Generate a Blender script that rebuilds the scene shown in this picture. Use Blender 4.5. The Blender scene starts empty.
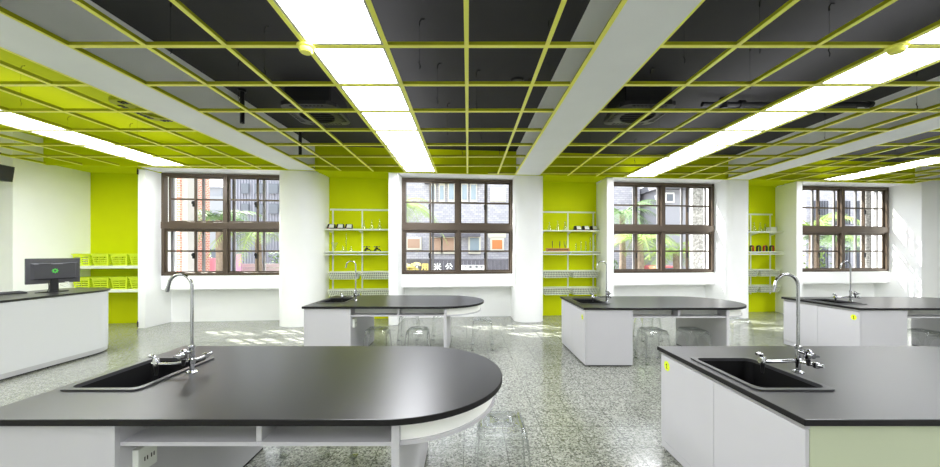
import bpy, bmesh, math, random
from mathutils import Vector, Matrix
random.seed(7)
PI = math.pi
scn = bpy.context.scene
COL = scn.collection

# ------------------------------------------------------------------ materials
def lin(c):
    return tuple(((x/12.92) if x <= .04045 else ((x+.055)/1.055)**2.4) for x in (v/255 for v in c))

def mat(name, rgb, rough=.5, metal=0., spec=.5, noise=0., nscale=20., bump=0., emit=None, coat=0.):
    m = bpy.data.materials.new(name); m.use_nodes = True
    nt = m.node_tree; b = nt.nodes['Principled BSDF']
    c = lin(rgb)
    b.inputs['Base Color'].default_value = (*c, 1)
    b.inputs['Roughness'].default_value = rough
    b.inputs['Metallic'].default_value = metal
    b.inputs['Specular IOR Level'].default_value = spec
    if coat:
        b.inputs['Coat Weight'].default_value = coat
        b.inputs['Coat Roughness'].default_value = .1
    if noise or bump:
        tc = nt.nodes.new('ShaderNodeTexCoord'); n = nt.nodes.new('ShaderNodeTexNoise')
        n.inputs['Scale'].default_value = nscale; n.inputs['Detail'].default_value = 4
        nt.links.new(tc.outputs['Object'], n.inputs['Vector'])
        if noise:
            r = nt.nodes.new('ShaderNodeValToRGB')
            r.color_ramp.elements[0].position = .3; r.color_ramp.elements[1].position = .7
            r.color_ramp.elements[0].color = (*[max(0, x*(1-noise)) for x in c], 1)
            r.color_ramp.elements[1].color = (*[min(1, x*(1+noise)) for x in c], 1)
            nt.links.new(n.outputs['Fac'], r.inputs['Fac'])
            nt.links.new(r.outputs['Color'], b.inputs['Base Color'])
        if bump:
            bp = nt.nodes.new('ShaderNodeBump'); bp.inputs['Strength'].default_value = bump
            bp.inputs['Distance'].default_value = .01
            nt.links.new(n.outputs['Fac'], bp.inputs['Height']); nt.links.new(bp.outputs['Normal'], b.inputs['Normal'])
    if emit:
        b.inputs['Emission Color'].default_value = (*lin(rgb), 1)
        b.inputs['Emission Strength'].default_value = emit
    return m

def clear_mat(name, tint=(1, 1, 1), edge=(.6, .63, .62), base=.06, fres=1.45, rough=.03):
    """thin clear sheet: mostly transparent, glossy by Fresnel, darker toward grazing edges"""
    m = bpy.data.materials.new(name); m.use_nodes = True
    nt = m.node_tree; nt.nodes.clear(); N = nt.nodes.new
    out = N('ShaderNodeOutputMaterial'); mix = N('ShaderNodeMixShader')
    tr = N('ShaderNodeBsdfTransparent'); gl = N('ShaderNodeBsdfGlossy'); gl.inputs['Roughness'].default_value = rough
    lw = N('ShaderNodeLayerWeight'); lw.inputs['Blend'].default_value = .35
    cr = N('ShaderNodeValToRGB'); cr.color_ramp.elements[0].color = (*tint, 1); cr.color_ramp.elements[1].color = (*edge, 1)
    cr.color_ramp.elements[0].position = .25; cr.color_ramp.elements[1].position = .95
    pw = N('ShaderNodeMath'); pw.operation = 'POWER'; pw.inputs[1].default_value = 4.
    ml = N('ShaderNodeMath'); ml.operation = 'MULTIPLY_ADD'; ml.inputs[1].default_value = fres; ml.inputs[2].default_value = base; ml.use_clamp = True
    lw2 = N('ShaderNodeLayerWeight'); lw2.inputs['Blend'].default_value = .5
    nt.links.new(lw.outputs['Facing'], cr.inputs['Fac']); nt.links.new(cr.outputs['Color'], tr.inputs['Color'])
    nt.links.new(lw2.outputs['Facing'], pw.inputs[0]); nt.links.new(pw.outputs[0], ml.inputs[0]); nt.links.new(ml.outputs[0], mix.inputs['Fac'])
    nt.links.new(tr.outputs[0], mix.inputs[1]); nt.links.new(gl.outputs[0], mix.inputs[2])
    nt.links.new(mix.outputs[0], out.inputs['Surface'])
    return m

def terrazzo():
    m = bpy.data.materials.new('terrazzo'); m.use_nodes = True
    nt = m.node_tree; b = nt.nodes['Principled BSDF']; N = nt.nodes.new; L = nt.links.new
    tc = N('ShaderNodeTexCoord')
    def chips(scale, stops):
        v = N('ShaderNodeTexVoronoi'); v.inputs['Scale'].default_value = scale
        L(tc.outputs['Object'], v.inputs['Vector'])
        s = N('ShaderNodeSeparateColor'); L(v.outputs['Color'], s.inputs[0])
        r = N('ShaderNodeValToRGB'); r.color_ramp.interpolation = 'CONSTANT'
        els = r.color_ramp.elements
        els[0].position = stops[0][0]; els[0].color = (*lin(stops[0][1]), 1)
        els[1].position = stops[1][0]; els[1].color = (*lin(stops[1][1]), 1)
        for p, c in stops[2:]:
            e = els.new(p); e.color = (*lin(c), 1)
        L(s.outputs[0], r.inputs['Fac'])
        return r
    a = chips(80, [(0, (62, 66, 60)), (.17, (116, 120, 110)), (.34, (176, 178, 168)), (.6, (206, 207, 199)), (.82, (230, 230, 224))])
    c = chips(165, [(0, (74, 78, 70)), (.16, (150, 153, 142)), (.4, (196, 198, 188)), (.7, (222, 222, 214))])
    mx = N('ShaderNodeMix'); mx.data_type = 'RGBA'; mx.inputs['Factor'].default_value = .4
    L(a.outputs['Color'], mx.inputs['A']); L(c.outputs['Color'], mx.inputs['B'])
    # slab joints
    sx = N('ShaderNodeSeparateXYZ'); L(tc.outputs['Object'], sx.inputs[0])
    def joint(o, off):
        ad = N('ShaderNodeMath'); ad.operation = 'ADD'; ad.inputs[1].default_value = off; L(o, ad.inputs[0])
        pp = N('ShaderNodeMath'); pp.operation = 'PINGPONG'; pp.inputs[1].default_value = .1665; L(ad.outputs[0], pp.inputs[0])
        ls = N('ShaderNodeMath'); ls.operation = 'LESS_THAN'; ls.inputs[1].default_value = .0035; L(pp.outputs[0], ls.inputs[0])
        return ls
    j1 = joint(sx.outputs['X'], .032); j2 = joint(sx.outputs['Y'], -.04)
    jm = N('ShaderNodeMath'); jm.operation = 'MAXIMUM'; L(j1.outputs[0], jm.inputs[0]); L(j2.outputs[0], jm.inputs[1])
    js = N('ShaderNodeMath'); js.operation = 'MULTIPLY'; js.inputs[1].default_value = .7; L(jm.outputs[0], js.inputs[0])
    m2 = N('ShaderNodeMix'); m2.data_type = 'RGBA'; L(js.outputs[0], m2.inputs['Factor'])
    L(mx.outputs['Result'], m2.inputs['A']); m2.inputs['B'].default_value = (*lin((110, 112, 104)), 1)
    n = N('ShaderNodeTexNoise'); n.inputs['Scale'].default_value = 1.3; n.inputs['Detail'].default_value = 3
    L(tc.outputs['Object'], n.inputs['Vector'])
    mr = N('ShaderNodeMapRange'); mr.inputs['To Min'].default_value = .1; mr.inputs['To Max'].default_value = .24
    L(n.outputs['Fac'], mr.inputs['Value']); L(mr.outputs['Result'], b.inputs['Roughness'])
    dk = N('ShaderNodeMix'); dk.data_type = 'RGBA'; dk.blend_type = 'MULTIPLY'; dk.inputs['Factor'].default_value = 1; dk.inputs['B'].default_value = (.53, .54, .515, 1)
    L(m2.outputs['Result'], dk.inputs['A']); L(dk.outputs['Result'], b.inputs['Base Color'])
    b.inputs['Specular IOR Level'].default_value = .8
    return m

def brick_mat():
    m = bpy.data.materials.new('brick'); m.use_nodes = True
    nt = m.node_tree; b = nt.nodes['Principled BSDF']; N = nt.nodes.new; L = nt.links.new
    tc = N('ShaderNodeTexCoord'); sp = N('ShaderNodeSeparateXYZ'); cb = N('ShaderNodeCombineXYZ')
    L(tc.outputs['Object'], sp.inputs[0])
    ad = N('ShaderNodeMath'); ad.operation = 'ADD'; L(sp.outputs['X'], ad.inputs[0]); L(sp.outputs['Y'], ad.inputs[1])
    L(ad.outputs[0], cb.inputs[0]); L(sp.outputs['Z'], cb.inputs[1])
    br = N('ShaderNodeTexBrick'); br.inputs['Scale'].default_value = 4
    br.inputs['Color1'].default_value = (*lin((176, 110, 96)), 1); br.inputs['Color2'].default_value = (*lin((196, 132, 112)), 1)
    br.inputs['Mortar'].default_value = (*lin((215, 205, 195)), 1)
    L(cb.outputs[0], br.inputs['Vector']); L(br.outputs['Color'], b.inputs['Base Color'])
    b.inputs['Roughness'].default_value = .9
    return m

def tile_mat():
    m = bpy.data.materials.new('facade_tile'); m.use_nodes = True
    nt = m.node_tree; b = nt.nodes['Principled BSDF']; N = nt.nodes.new; L = nt.links.new
    tc = N('ShaderNodeTexCoord'); sp = N('ShaderNodeSeparateXYZ'); cb = N('ShaderNodeCombineXYZ')
    L(tc.outputs['Object'], sp.inputs[0]); L(sp.outputs['X'], cb.inputs[0]); L(sp.outputs['Z'], cb.inputs[1])
    br = N('ShaderNodeTexBrick'); br.inputs['Scale'].default_value = 2.6
    br.inputs['Color1'].default_value = (*lin((150, 149, 157)), 1); br.inputs['Color2'].default_value = (*lin((172, 170, 174)), 1)
    br.inputs['Mortar'].default_value = (*lin((134, 132, 136)), 1)
    L(cb.outputs[0], br.inputs['Vector']); L(br.outputs['Color'], b.inputs['Base Color'])
    b.inputs['Roughness'].default_value = .8
    return m

M = dict(
    white=mat('white_paint', (247, 248, 247), .6, noise=.012, nscale=3),
    lime=mat('lime_paint', (208, 218, 0), .7, spec=.15, noise=.02, nscale=3),
    dark=mat('black_ceiling_paint', (41, 40, 42), .75, noise=.06, nscale=4),
    beam=mat('beam_paint', (246, 248, 247), .65, noise=.015, nscale=3),
    bar=mat('lime_bar_lit', (255, 255, 110), .4),  # lime made paler, a lit look put into the flange colour
    barshade=mat('lime_bar_shaded', (176, 179, 3), .5),  # same lime made darker, shade put into the web colour
    panelframe=mat('panel_frame', (190, 190, 176), .4),
    top=mat('black_worktop', (26, 25, 27), .31, noise=.1, nscale=6, spec=.62),
    topedge=mat('black_edge', (24, 23, 23), .5, spec=.25),
    lam=mat('white_laminate', (194, 193, 196), .42, noise=.01, nscale=4),
    lamin=mat('white_carcass', (246, 247, 240), .5),
    kick=mat('plinth_painted_shadow', (40, 40, 40), .6),  # recessed base coloured dark to paint the shadow line at the floor
    sink=mat('black_sink', (5, 5, 6), .6, spec=.2),
    sinkrim=mat('black_sink_rim', (60, 60, 62), .28),
    chrome=mat('chrome', (186, 187, 190), .1, metal=1),
    black=mat('black_plastic', (24, 24, 26), .4),
    grey=mat('dark_grey_plastic', (72, 72, 76), .42),
    sticker=mat('yellow_sticker', (225, 240, 20), .5),
    ink=mat('black_ink', (20, 22, 10), .6),
    green=mat('green_emblem', (90, 215, 80), .5),
    brown=mat('bronze_frame', (84, 72, 60), .38, metal=.25),
    browndk=mat('outer_frame_grey', (128, 126, 126), .45),
    basket=mat('lime_plastic', (214, 232, 40), .45),
    wire=mat('white_wire', (232, 236, 226), .45),
    wood=mat('wood', (196, 138, 70), .5, noise=.15, nscale=12),
    red=mat('red_paint', (170, 40, 36), .4),
    mgreen=mat('dark_green_paint', (36, 70, 44), .4),
    outlet=mat('outlet_plate', (226, 229, 220), .4),
    brick=brick_mat(), tile=tile_mat(),
    stone=mat('pebble_stone', (140, 139, 136), .9, noise=.5, nscale=22),
    cream=mat('cream_frame', (196, 192, 176), .7),
    pglass=mat('far_glass', (128, 142, 150), .2),
    orange=mat('orange_board', (184, 116, 66), .7),
    tan=mat('tan_shutter', (160, 132, 112), .7),
    hoard=mat('grey_hoarding', (88, 86, 93), .7, noise=.12, nscale=5),
    signw=mat('sign_white', (236, 236, 234), .6),
    signy=mat('sign_yellow', (232, 206, 120), .6),
    pink=mat('pink_board', (186, 140, 164), .7),
    frond=mat('palm_green', (138, 160, 84), .6, noise=.25, nscale=3),
    frond2=mat('palm_deep_green', (104, 130, 80), .6, noise=.25, nscale=3),
    trunk=mat('palm_trunk', (122, 108, 94), .9, noise=.2, nscale=10),
    pave=mat('pale_paving', (112, 112, 110), .85, noise=.08, nscale=2),
    limeac=mat('lime_painted_metal', (176, 182, 10), .5),
)
M['floor'] = terrazzo()
M['acrylic'] = clear_mat('clear_acrylic', (.985, .99, .985), (.58, .61, .6), .06, .7)
M['glass'] = clear_mat('window_glass', (.97, .98, .98), (.85, .88, .88), .0, .15, .02)
M['lab'] = clear_mat('lab_glass', (.93, .95, .9), (.75, .8, .74), .12, .6)
def emis(name, rgb, s):
    m = bpy.data.materials.new(name); m.use_nodes = True; nt = m.node_tree; nt.nodes.clear()
    e = nt.nodes.new('ShaderNodeEmission'); o = nt.nodes.new('ShaderNodeOutputMaterial')
    e.inputs[0].default_value = (*rgb, 1); e.inputs[1].default_value = s
    nt.links.new(e.outputs[0], o.inputs[0]); return m
M['upglow_low'] = emis('added_up_glow_dim', (.97, .98, 1.0), .7)  # upward glow added to the panel tops, weaker under the lime ceiling
M['upglow'] = emis('added_up_glow', (.97, .98, 1.0), 1.3)
M['glow'] = emis('panel_glow', (.97, .985, 1.03), 12.5)

# ------------------------------------------------------------------ geometry helpers
class MB:
    def __init__(s): s.bm = bmesh.new()
    def face(s, pts):
        return s.bm.faces.new([s.bm.verts.new(p) for p in pts])
    def hexa(s, q):
        """q: 8 points, bottom four counter-clockwise then top four"""
        v = [s.bm.verts.new(p) for p in q]
        for f in ((3, 2, 1, 0), (4, 5, 6, 7), (0, 1, 5, 4), (1, 2, 6, 5), (2, 3, 7, 6), (3, 0, 4, 7)):
            s.bm.faces.new([v[i] for i in f])
        return s
    def box(s, x0, x1, y0, y1, z0, z1):
        return s.hexa([(x0, y0, z0), (x1, y0, z0), (x1, y1, z0), (x0, y1, z0), (x0, y0, z1), (x1, y0, z1), (x1, y1, z1), (x0, y1, z1)])
    def prism(s, pts, z0, z1):
        n = len(pts)
        a = [s.bm.verts.new((p[0], p[1], z0)) for p in pts]; b = [s.bm.verts.new((p[0], p[1], z1)) for p in pts]
        s.bm.faces.new(a[::-1]); s.bm.faces.new(b)
        for i in range(n):
            j = (i+1) % n; s.bm.faces.new((a[i], a[j], b[j], b[i]))
        return s
    def tube(s, pts, r, n=10, cap=True):
        pts = [Vector(p) for p in pts]; rings = []
        rr = r if isinstance(r, (list, tuple)) else [r]*len(pts)
        prev = None
        for i, p in enumerate(pts):
            if i == 0: t = pts[1]-p
            elif i == len(pts)-1: t = p-pts[i-1]
            else: t = (pts[i+1]-p).normalized() + (p-pts[i-1]).normalized()
            t = t.normalized() if t.length > 1e-9 else Vector((0, 0, 1))
            if prev is None:
                a = Vector((1, 0, 0)) if abs(t.x) < .9 else Vector((0, 1, 0))
            else: a = prev
            u = (a - t*a.dot(t)).normalized(); prev = u; w = t.cross(u)
            rings.append([s.bm.verts.new(p + (u*math.cos(2*PI*k/n) + w*math.sin(2*PI*k/n))*rr[i]) for k in range(n)])
        for A, B in zip(rings, rings[1:]):
            for k in range(n):
                s.bm.faces.new((A[k], A[(k+1) % n], B[(k+1) % n], B[k]))
        if cap:
            s.bm.faces.new(rings[0][::-1]); s.bm.faces.new(rings[-1])
        return s
    def lathe(s, prof, c=(0, 0, 0), n=20, axis='Z'):
        """prof: list of (radius, height)"""
        rings = []
        for r, h in prof:
            ring = []
            for k in range(n):
                a = 2*PI*k/n; x, y = max(r, 1e-4)*math.cos(a), max(r, 1e-4)*math.sin(a)
                p = (x, y, h) if axis == 'Z' else ((h, x, y) if axis == 'X' else (y, h, x))
                ring.append(s.bm.verts.new((c[0]+p[0], c[1]+p[1], c[2]+p[2])))
            rings.append(ring)
        for A, B in zip(rings, rings[1:]):
            for k in range(n): s.bm.faces.new((A[k], A[(k+1) % n], B[(k+1) % n], B[k]))
        s.bm.faces.new(rings[0][::-1]); s.bm.faces.new(rings[-1])
        return s
    def build(s, name, m, parent=None, bevel=0., smooth=False, solid=0., seg=2, loc=None):
        bmesh.ops.recalc_face_normals(s.bm, faces=s.bm.faces)
        me = bpy.data.meshes.new(name); s.bm.to_mesh(me); s.bm.free()
        me.materials.append(m)
        o = bpy.data.objects.new(name, me); COL.objects.link(o)
        if parent: o.parent = parent
        if loc: o.location = loc
        if solid:
            md = o.modifiers.new('solid', 'SOLIDIFY'); md.thickness = solid; md.offset = 0
        if bevel:
            md = o.modifiers.new('bevel', 'BEVEL'); md.width = bevel; md.segments = seg; md.limit_method = 'ANGLE'; md.angle_limit = math.radians(40)
        if smooth:
            for p in me.polygons: p.use_smooth = True
            me.set_sharp_from_angle(angle=math.radians(40))
        return o

def tag(o, label=None, cat=None, group=None, kind=None):
    if label: o['label'] = label
    if cat: o['category'] = cat
    if group: o['group'] = group
    if kind: o['kind'] = kind
    return o
def thing(name, label, cat, loc=(0, 0, 0), rz=0, group=None):
    o = bpy.data.objects.new(name, None); COL.objects.link(o); o.empty_display_size = .1
    o.location = loc; o.rotation_euler = (0, 0, rz)
    return tag(o, label, cat, group)
def struct(o, label=None): return tag(o, label, None, None, 'structure')
def dup(root, loc, label, rz=None, group=None):
    r = root.copy(); COL.objects.link(r); r.location = loc
    if rz is not None: r.rotation_euler = (0, 0, rz)
    r['label'] = label
    if group: r['group'] = group
    for ch in list(root.children):
        c = ch.copy(); COL.objects.link(c); c.parent = r
        for g in list(ch.children):
            d = g.copy(); COL.objects.link(d); d.parent = c
    return r
def arc(cx, cy, r, a0, a1, n):
    return [(cx+r*math.cos(math.radians(a0+(a1-a0)*i/n)), cy+r*math.sin(math.radians(a0+(a1-a0)*i/n))) for i in range(n+1)]

# ------------------------------------------------------------------ camera  (px = 468 + 344 X/Y, py = 252 - 344 (Z-1.54)/Y)
F, EYE = 344., 1.54
cd = bpy.data.cameras.new('camera'); cam = bpy.data.objects.new('camera', cd); COL.objects.link(cam)
cd.sensor_fit = 'HORIZONTAL'; cd.sensor_width = 36; cd.lens = F/940*36
cam.location = (0, 0, EYE); cam.rotation_euler = (PI/2, 0, 0)
cd.shift_x = 2/940; cd.shift_y = (252-233.5)/940; cd.clip_start = .05; cd.clip_end = 200
scn.camera = cam

# ------------------------------------------------------------------ room
SL = .095
def YW(u): return 7.83 + SL*u          # the window wall runs a little askew to the benches
def W(u, v, z): return (u, YW(u)+v, z)
def wbox(mb, u0, u1, v0, v1, z0, z1):
    return mb.hexa([W(u0, v0, z0), W(u1, v0, z0), W(u1, v1, z0), W(u0, v1, z0), W(u0, v0, z1), W(u1, v0, z1), W(u1, v1, z1), W(u0, v1, z1)])
GZ, CZ = 3.21, 3.71                    # grid and ceiling heights
XR, YB = 13., -3.2
BV = .34                               # back of the niches
WIN = [(-6.44, -3.92), (-1.49, 1.03), (3.38, 6.01), (8.22, 10.84)]
WZ0, WZ1 = 1.04, 3.205

mb = MB(); mb.face([(-9.6, YB, 0), (XR, YB, 0), (XR, YW(XR)+BV, 0), (-9.6, YW(-9.6)+BV, 0)])
struct(mb.build('floor', M['floor']), 'polished grey terrazzo floor with dark chips')

# window wall: band below the windows, band above, piers between
mb = MB()
wbox(mb, -8.1, XR, BV, BV+.25, 0, .75)
for a, b in ((-6.44, -3.5), (-1.5, 1.3), (3.2, 6.3), (8.1, 10.9)):
    wbox(mb, a, b, .002, BV+.25, .75, WZ0)
    wbox(mb, a, b, .02, .12, WZ1, CZ)
for a, b in ((-8.3, WIN[0][0]), (WIN[0][1], WIN[1][0]), (WIN[1][1], WIN[2][0]), (WIN[2][1], WIN[3][0]), (WIN[3][1], XR)):
    wbox(mb, a, b, BV, BV+.04, .75, CZ)
wbox(mb, 3.29, 3.38, 0, BV, .75, WZ1); wbox(mb, 8.1, 8.22, 0, BV, .75, WZ1)
struct(mb.build('wall_back', M['white']), 'white window wall with a deep sill ledge under each window')
# white soffits over the windows
mb = MB()
for a, b in ((-6.51, -3.5), (-1.48, 1.3), (3.28, 6.3), (7.907, 11.)):
    wbox(mb, a, b, -.44, .02, WZ1+.02, CZ)
struct(mb.build('trim_1', M['white']), 'white soffits above the windows')
# lime niches: back wall and soffit
NICHE = [(-8.1, -6.65), (-3.2, -1.67), (1.68, 3.15), (6.56, 8.0)]
for i, (a, b) in enumerate(NICHE):
    mb = MB(); wbox(mb, a, b, BV-.02, BV, 0, CZ)
    wbox(mb, a, b, -.44, BV-.02, GZ+.03, GZ+.08)
    struct(mb.build('wall_niche_%d' % (i+1), M['lime']), 'lime green niche wall')
# lime bulkhead above the grid end
mb = MB(); wbox(mb, -8.1, XR, -.5, -.44, GZ, CZ)
struct(mb.build('trim_2', M['lime']), 'lime green bulkhead above the end of the grid')

# wing walls between niche and window
def wing(fl, fr, bl, br, vf, lab):
    mb = MB()
    q = [W(fl, vf, 0), W(fr, vf, 0), W(br, BV, 0), W(bl, BV, 0)]
    mb.hexa(q + [(p[0], p[1], GZ) for p in q])
    return struct(mb.build('partition', M['white'], bevel=.006), lab)
wing(-6.65, -6.51, -6.65, -6.51, -.27, 'white end panel between the basket niche and the first window')
wing(-1.67, -1.48, -1.67, -1.48, -.45, 'white end panel beside the second window')
wing(3.12, 3.28, 3.17, 3.33, -.40, 'white end panel beside the third window')
wing(7.755, 7.907, 7.96, 8.11, -.45, 'white end panel beside the fourth window')

# columns: rounded front corners
def column(u0, u1, r, lab, vf=-.45, ky=.75):
    pts = [(u0, YW(u0)+BV)]
    yl, yr = YW(u0)+vf, YW(u1)+vf
    n = 10
    for i in range(n+1):
        a = PI + PI/2*i/n
        pts.append((u0+r+r*math.cos(a), yl+.75*r+SL*r + .75*r*math.sin(a)))
    for i in range(n+1):
        a = 1.5*PI + PI/2*i/n
        pts.append((u1-r+r*math.cos(a), yr+ky*r-SL*r + ky*r*math.sin(a)))
    pts.append((u1, YW(u1)+BV))
    mb = MB(); mb.prism(pts, 0, GZ+.03)
    return struct(mb.build('column', M['white'], smooth=True), lab)
column(-3.97, -3.17, .34, 'thick white rounded column between the first window and the first shelf niche', ky=1.9)
column(1.03, 1.68, .3, 'white rounded column under the middle ceiling beam')
column(6.03, 6.57, .12, 'white column beside the third window')
mb = MB(); q = [W(10.87, -.62, 0), W(XR, -.62, 0), W(XR, BV, 0), W(10.87, BV, 0)]
mb.hexa(q + [(p[0], p[1], CZ) for p in q]); struct(mb.build('wall_pier', M['white']), 'white wall pier beside the fourth window')

# other walls
mb = MB(); mb.box(-8.3, -8.1, 6.12, YW(-8.1)+BV, 0, CZ); mb.box(-9.6, -8.3, 6.12, 6.3, 0, CZ); mb.box(-9.8, -9.6, YB, 6.3, 0, CZ)
struct(mb.build('wall_left', M['white']), 'white side wall by the desk')
mb = MB(); mb.box(XR, XR+.2, YB, YW(XR)+BV, 0, CZ); struct(mb.build('wall_right', M['white']))
mb = MB(); mb.box(-9.8, XR+.2, YB-.2, YB, 0, CZ); struct(mb.build('wall_front', M['white']))
# ceilings
mb = MB(); mb.hexa([(-3.8, YB, CZ), (XR, YB, CZ), W(XR, .6, CZ), W(-3.8, .6, CZ), (-3.8, YB, CZ+.15), (XR, YB, CZ+.15), W(XR, .6, CZ+.15), W(-3.8, .6, CZ+.15)])
struct(mb.build('ceiling', M['dark']), 'black painted ceiling slab above the grid')
mb = MB(); mb.hexa([(-9.7, YB, CZ), (-3.8, YB, CZ), W(-3.8, .6, CZ), W(-9.7, .6, CZ), (-9.7, YB, CZ+.15), (-3.8, YB, CZ+.15), W(-3.8, .6, CZ+.15), W(-9.7, .6, CZ+.15)])
struct(mb.build('ceiling_lime', M['lime']), 'lime green ceiling slab above the desk')
# beams (bottom level with the grid)
def beam(x0n, x1n, yn, x0f, x1f, yf, lab):
    def xa(a, b, y): return a + (b-a)*(y-yn)/(yf-yn)
    y0, ye = YB, None
    pts = []
    for a, b in ((x0n, x0f), (x1n, x1f)):
        x = xa(a, b, yf); pts.append((xa(a, b, y0), y0)); pts.append((x, YW(x)-.5))
    (p0, p1, p2, p3) = pts
    mb = MB(); q = [(*p0, GZ), (*p2, GZ), (*p3, GZ), (*p1, GZ)]
    mb.hexa(q + [(p[0], p[1], CZ) for p in q])
    return struct(mb.build('beam', M['beam']), lab)
beam(-3.82, -3.27, 2.4, -3.64, -3.13, 6.8, 'white ceiling beam beside the lime bay')
beam(1.058, 1.552, 2.28, 1.04, 1.552, 7.2, 'white ceiling beam running to the middle column')
beam(5.83, 6.36, 4.2, 5.98, 6.48, 7.2, 'white ceiling beam over the third and fourth windows')

# ------------------------------------------------------------------ windows
def make_window(i, u0, u1, open_first=False):
    root = bpy.data.objects.new('window_%d' % (i+1), None); COL.objects.link(root); struct(root, 'bronze framed sliding window')
    fw = .055
    mb = MB()
    wbox(mb, u0, u0+fw, 0, .1, WZ0, WZ1); wbox(mb, u1-fw, u1, 0, .1, WZ0, WZ1)
    wbox(mb, u0, u1, 0, .1, WZ1-.07, WZ1); wbox(mb, u0, u1, 0, .1, WZ0, WZ0+.06)
    um = (u0+u1)/2
    wbox(mb, um-.045, um+.045, -.005, .1, WZ0, WZ1)
    wbox(mb, u0, u1, -.012, .1, 2.03, 2.175)
    wbox(mb, u0+fw, u1-fw, .02, .11, 2.0, 2.03)
    mb.build('window_frame', M['brown'], root, bevel=.004)
    # outer layer of posts and rails
    mb = MB()
    for k in range(5):
        x = min(u0+.03+.625*k, u1-.07)
        wbox(mb, x, x+.045, .2, .24, WZ0, WZ1)
    wbox(mb, u0, u1, .2, .235, 2.05, 2.12); wbox(mb, u0, u1, .2, .235, WZ1-.06, WZ1); wbox(mb, u0, u1, .2, .235, WZ0, WZ0+.05)
    mb.build('outer_frame', M['browndk'], root)
    halves = ((u0+fw, um-.045), (um+.045, u1-fw))
    for zi, (z0, z1, zm) in enumerate(((WZ0+.06, 2.0, 1.56), (2.175, WZ1-.07, 2.66))):
        for hi, (a, b) in enumerate(halves):
            mid = (a+b)/2
            for si, (c, d) in enumerate(((a, mid+.02), (mid-.02, b))):
                v0 = .03 if si == 0 else .062
                sh = .07 if (open_first and zi == 1 and hi == 0 and si == 0) else 0
                c += sh
                st, ms = .032, MB()
                wbox(ms, c, c+st, v0, v0+.025, z0, z1); wbox(ms, d-st, d, v0, v0+.025, z0, z1)
                wbox(ms, c+st, d-st, v0, v0+.025, z0, z0+.03); wbox(ms, c+st, d-st, v0, v0+.025, z1-.03, z1)
                wbox(ms, c+st, d-st, v0, v0+.025, zm-.018, zm+.018)
                sash = ms.build('sash', M['brown'], root)
                mp = MB(); v = v0+.012
                mp.face([W(c+st, v, z0+.03), W(d-st, v, z0+.03), W(d-st, v, z1-.03), W(c+st, v, z1-.03)])
                mp.build('pane', M['glass'], sash)
            mh = MB(); zz = zm-.09
            wbox(mh, mid-.028, mid+.002, .002, .03, zz-.07, zz+.05); wbox(mh, mid-.034, mid-.014, -.012, .004, zz-.015, zz+.035)
            mh.build('latch', M['black'], root)
    return root
for i, (a, b) in enumerate(WIN): make_window(i, a, b, i == 0)

# ------------------------------------------------------------------ ceiling grid and light panels
PX, X0, Y0 = .6515, -.012, 2.80
def GX(k): return X0 + PX*k
def yend(x): return YW(x)-.51
ROW0 = -4
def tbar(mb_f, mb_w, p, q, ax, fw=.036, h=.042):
    """T profile between p and q (x,y); the flange colour is painted lit, the web colour painted shaded"""
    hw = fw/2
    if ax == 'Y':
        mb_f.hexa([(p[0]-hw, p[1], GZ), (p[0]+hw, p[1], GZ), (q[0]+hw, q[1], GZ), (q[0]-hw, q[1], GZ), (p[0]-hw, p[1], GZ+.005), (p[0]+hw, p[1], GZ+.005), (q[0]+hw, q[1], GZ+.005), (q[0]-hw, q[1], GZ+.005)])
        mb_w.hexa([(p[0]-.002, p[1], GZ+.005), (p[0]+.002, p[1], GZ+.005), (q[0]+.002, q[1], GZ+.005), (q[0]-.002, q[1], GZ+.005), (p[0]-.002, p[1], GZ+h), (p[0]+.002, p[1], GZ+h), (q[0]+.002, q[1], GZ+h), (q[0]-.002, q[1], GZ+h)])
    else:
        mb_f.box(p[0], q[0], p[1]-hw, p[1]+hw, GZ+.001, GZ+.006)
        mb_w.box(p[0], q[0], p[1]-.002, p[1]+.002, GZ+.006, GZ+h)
def bxl(y, side, which):
    "x of a beam's bottom edge at depth y"
    d = {0: ((-3.82, -3.64, 2.4, 6.8), (-3.27, -3.13, 2.4, 6.8)), 1: ((1.058, 1.04, 2.28, 7.2), (1.552, 1.552, 2.28, 7.2)), 2: ((5.83, 5.98, 4.2, 7.2), (6.36, 6.48, 4.2, 7.2))}[which][side]
    return d[0] + (d[1]-d[0])*(y-d[2])/(d[3]-d[2])
LIGHT = [(-6.12, -5.47), (GX(-2), GX(-1)), (3.48, 4.13), (8.22, 8.87)]
BAYS = [
    ('lime bay above the desk', [-4.17, -4.82, -5.47, -6.12, -6.77, -7.42, -8.05], None, 0, 0),
    ('bay over the rounded front bench', [GX(k) for k in (-4, -3, -2, -1, 0, 1)], 0, 1, 1),
    ('bay over the third window', [2.185, 2.835, 3.48, 4.13, 4.78, 5.43], 1, 2, 2),
    ('bay over the fourth window', [6.92, 7.57, 8.22, 8.87, 9.52, 10.17, 10.82, 11.47, 12.12], 2, None, 3),
]
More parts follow.
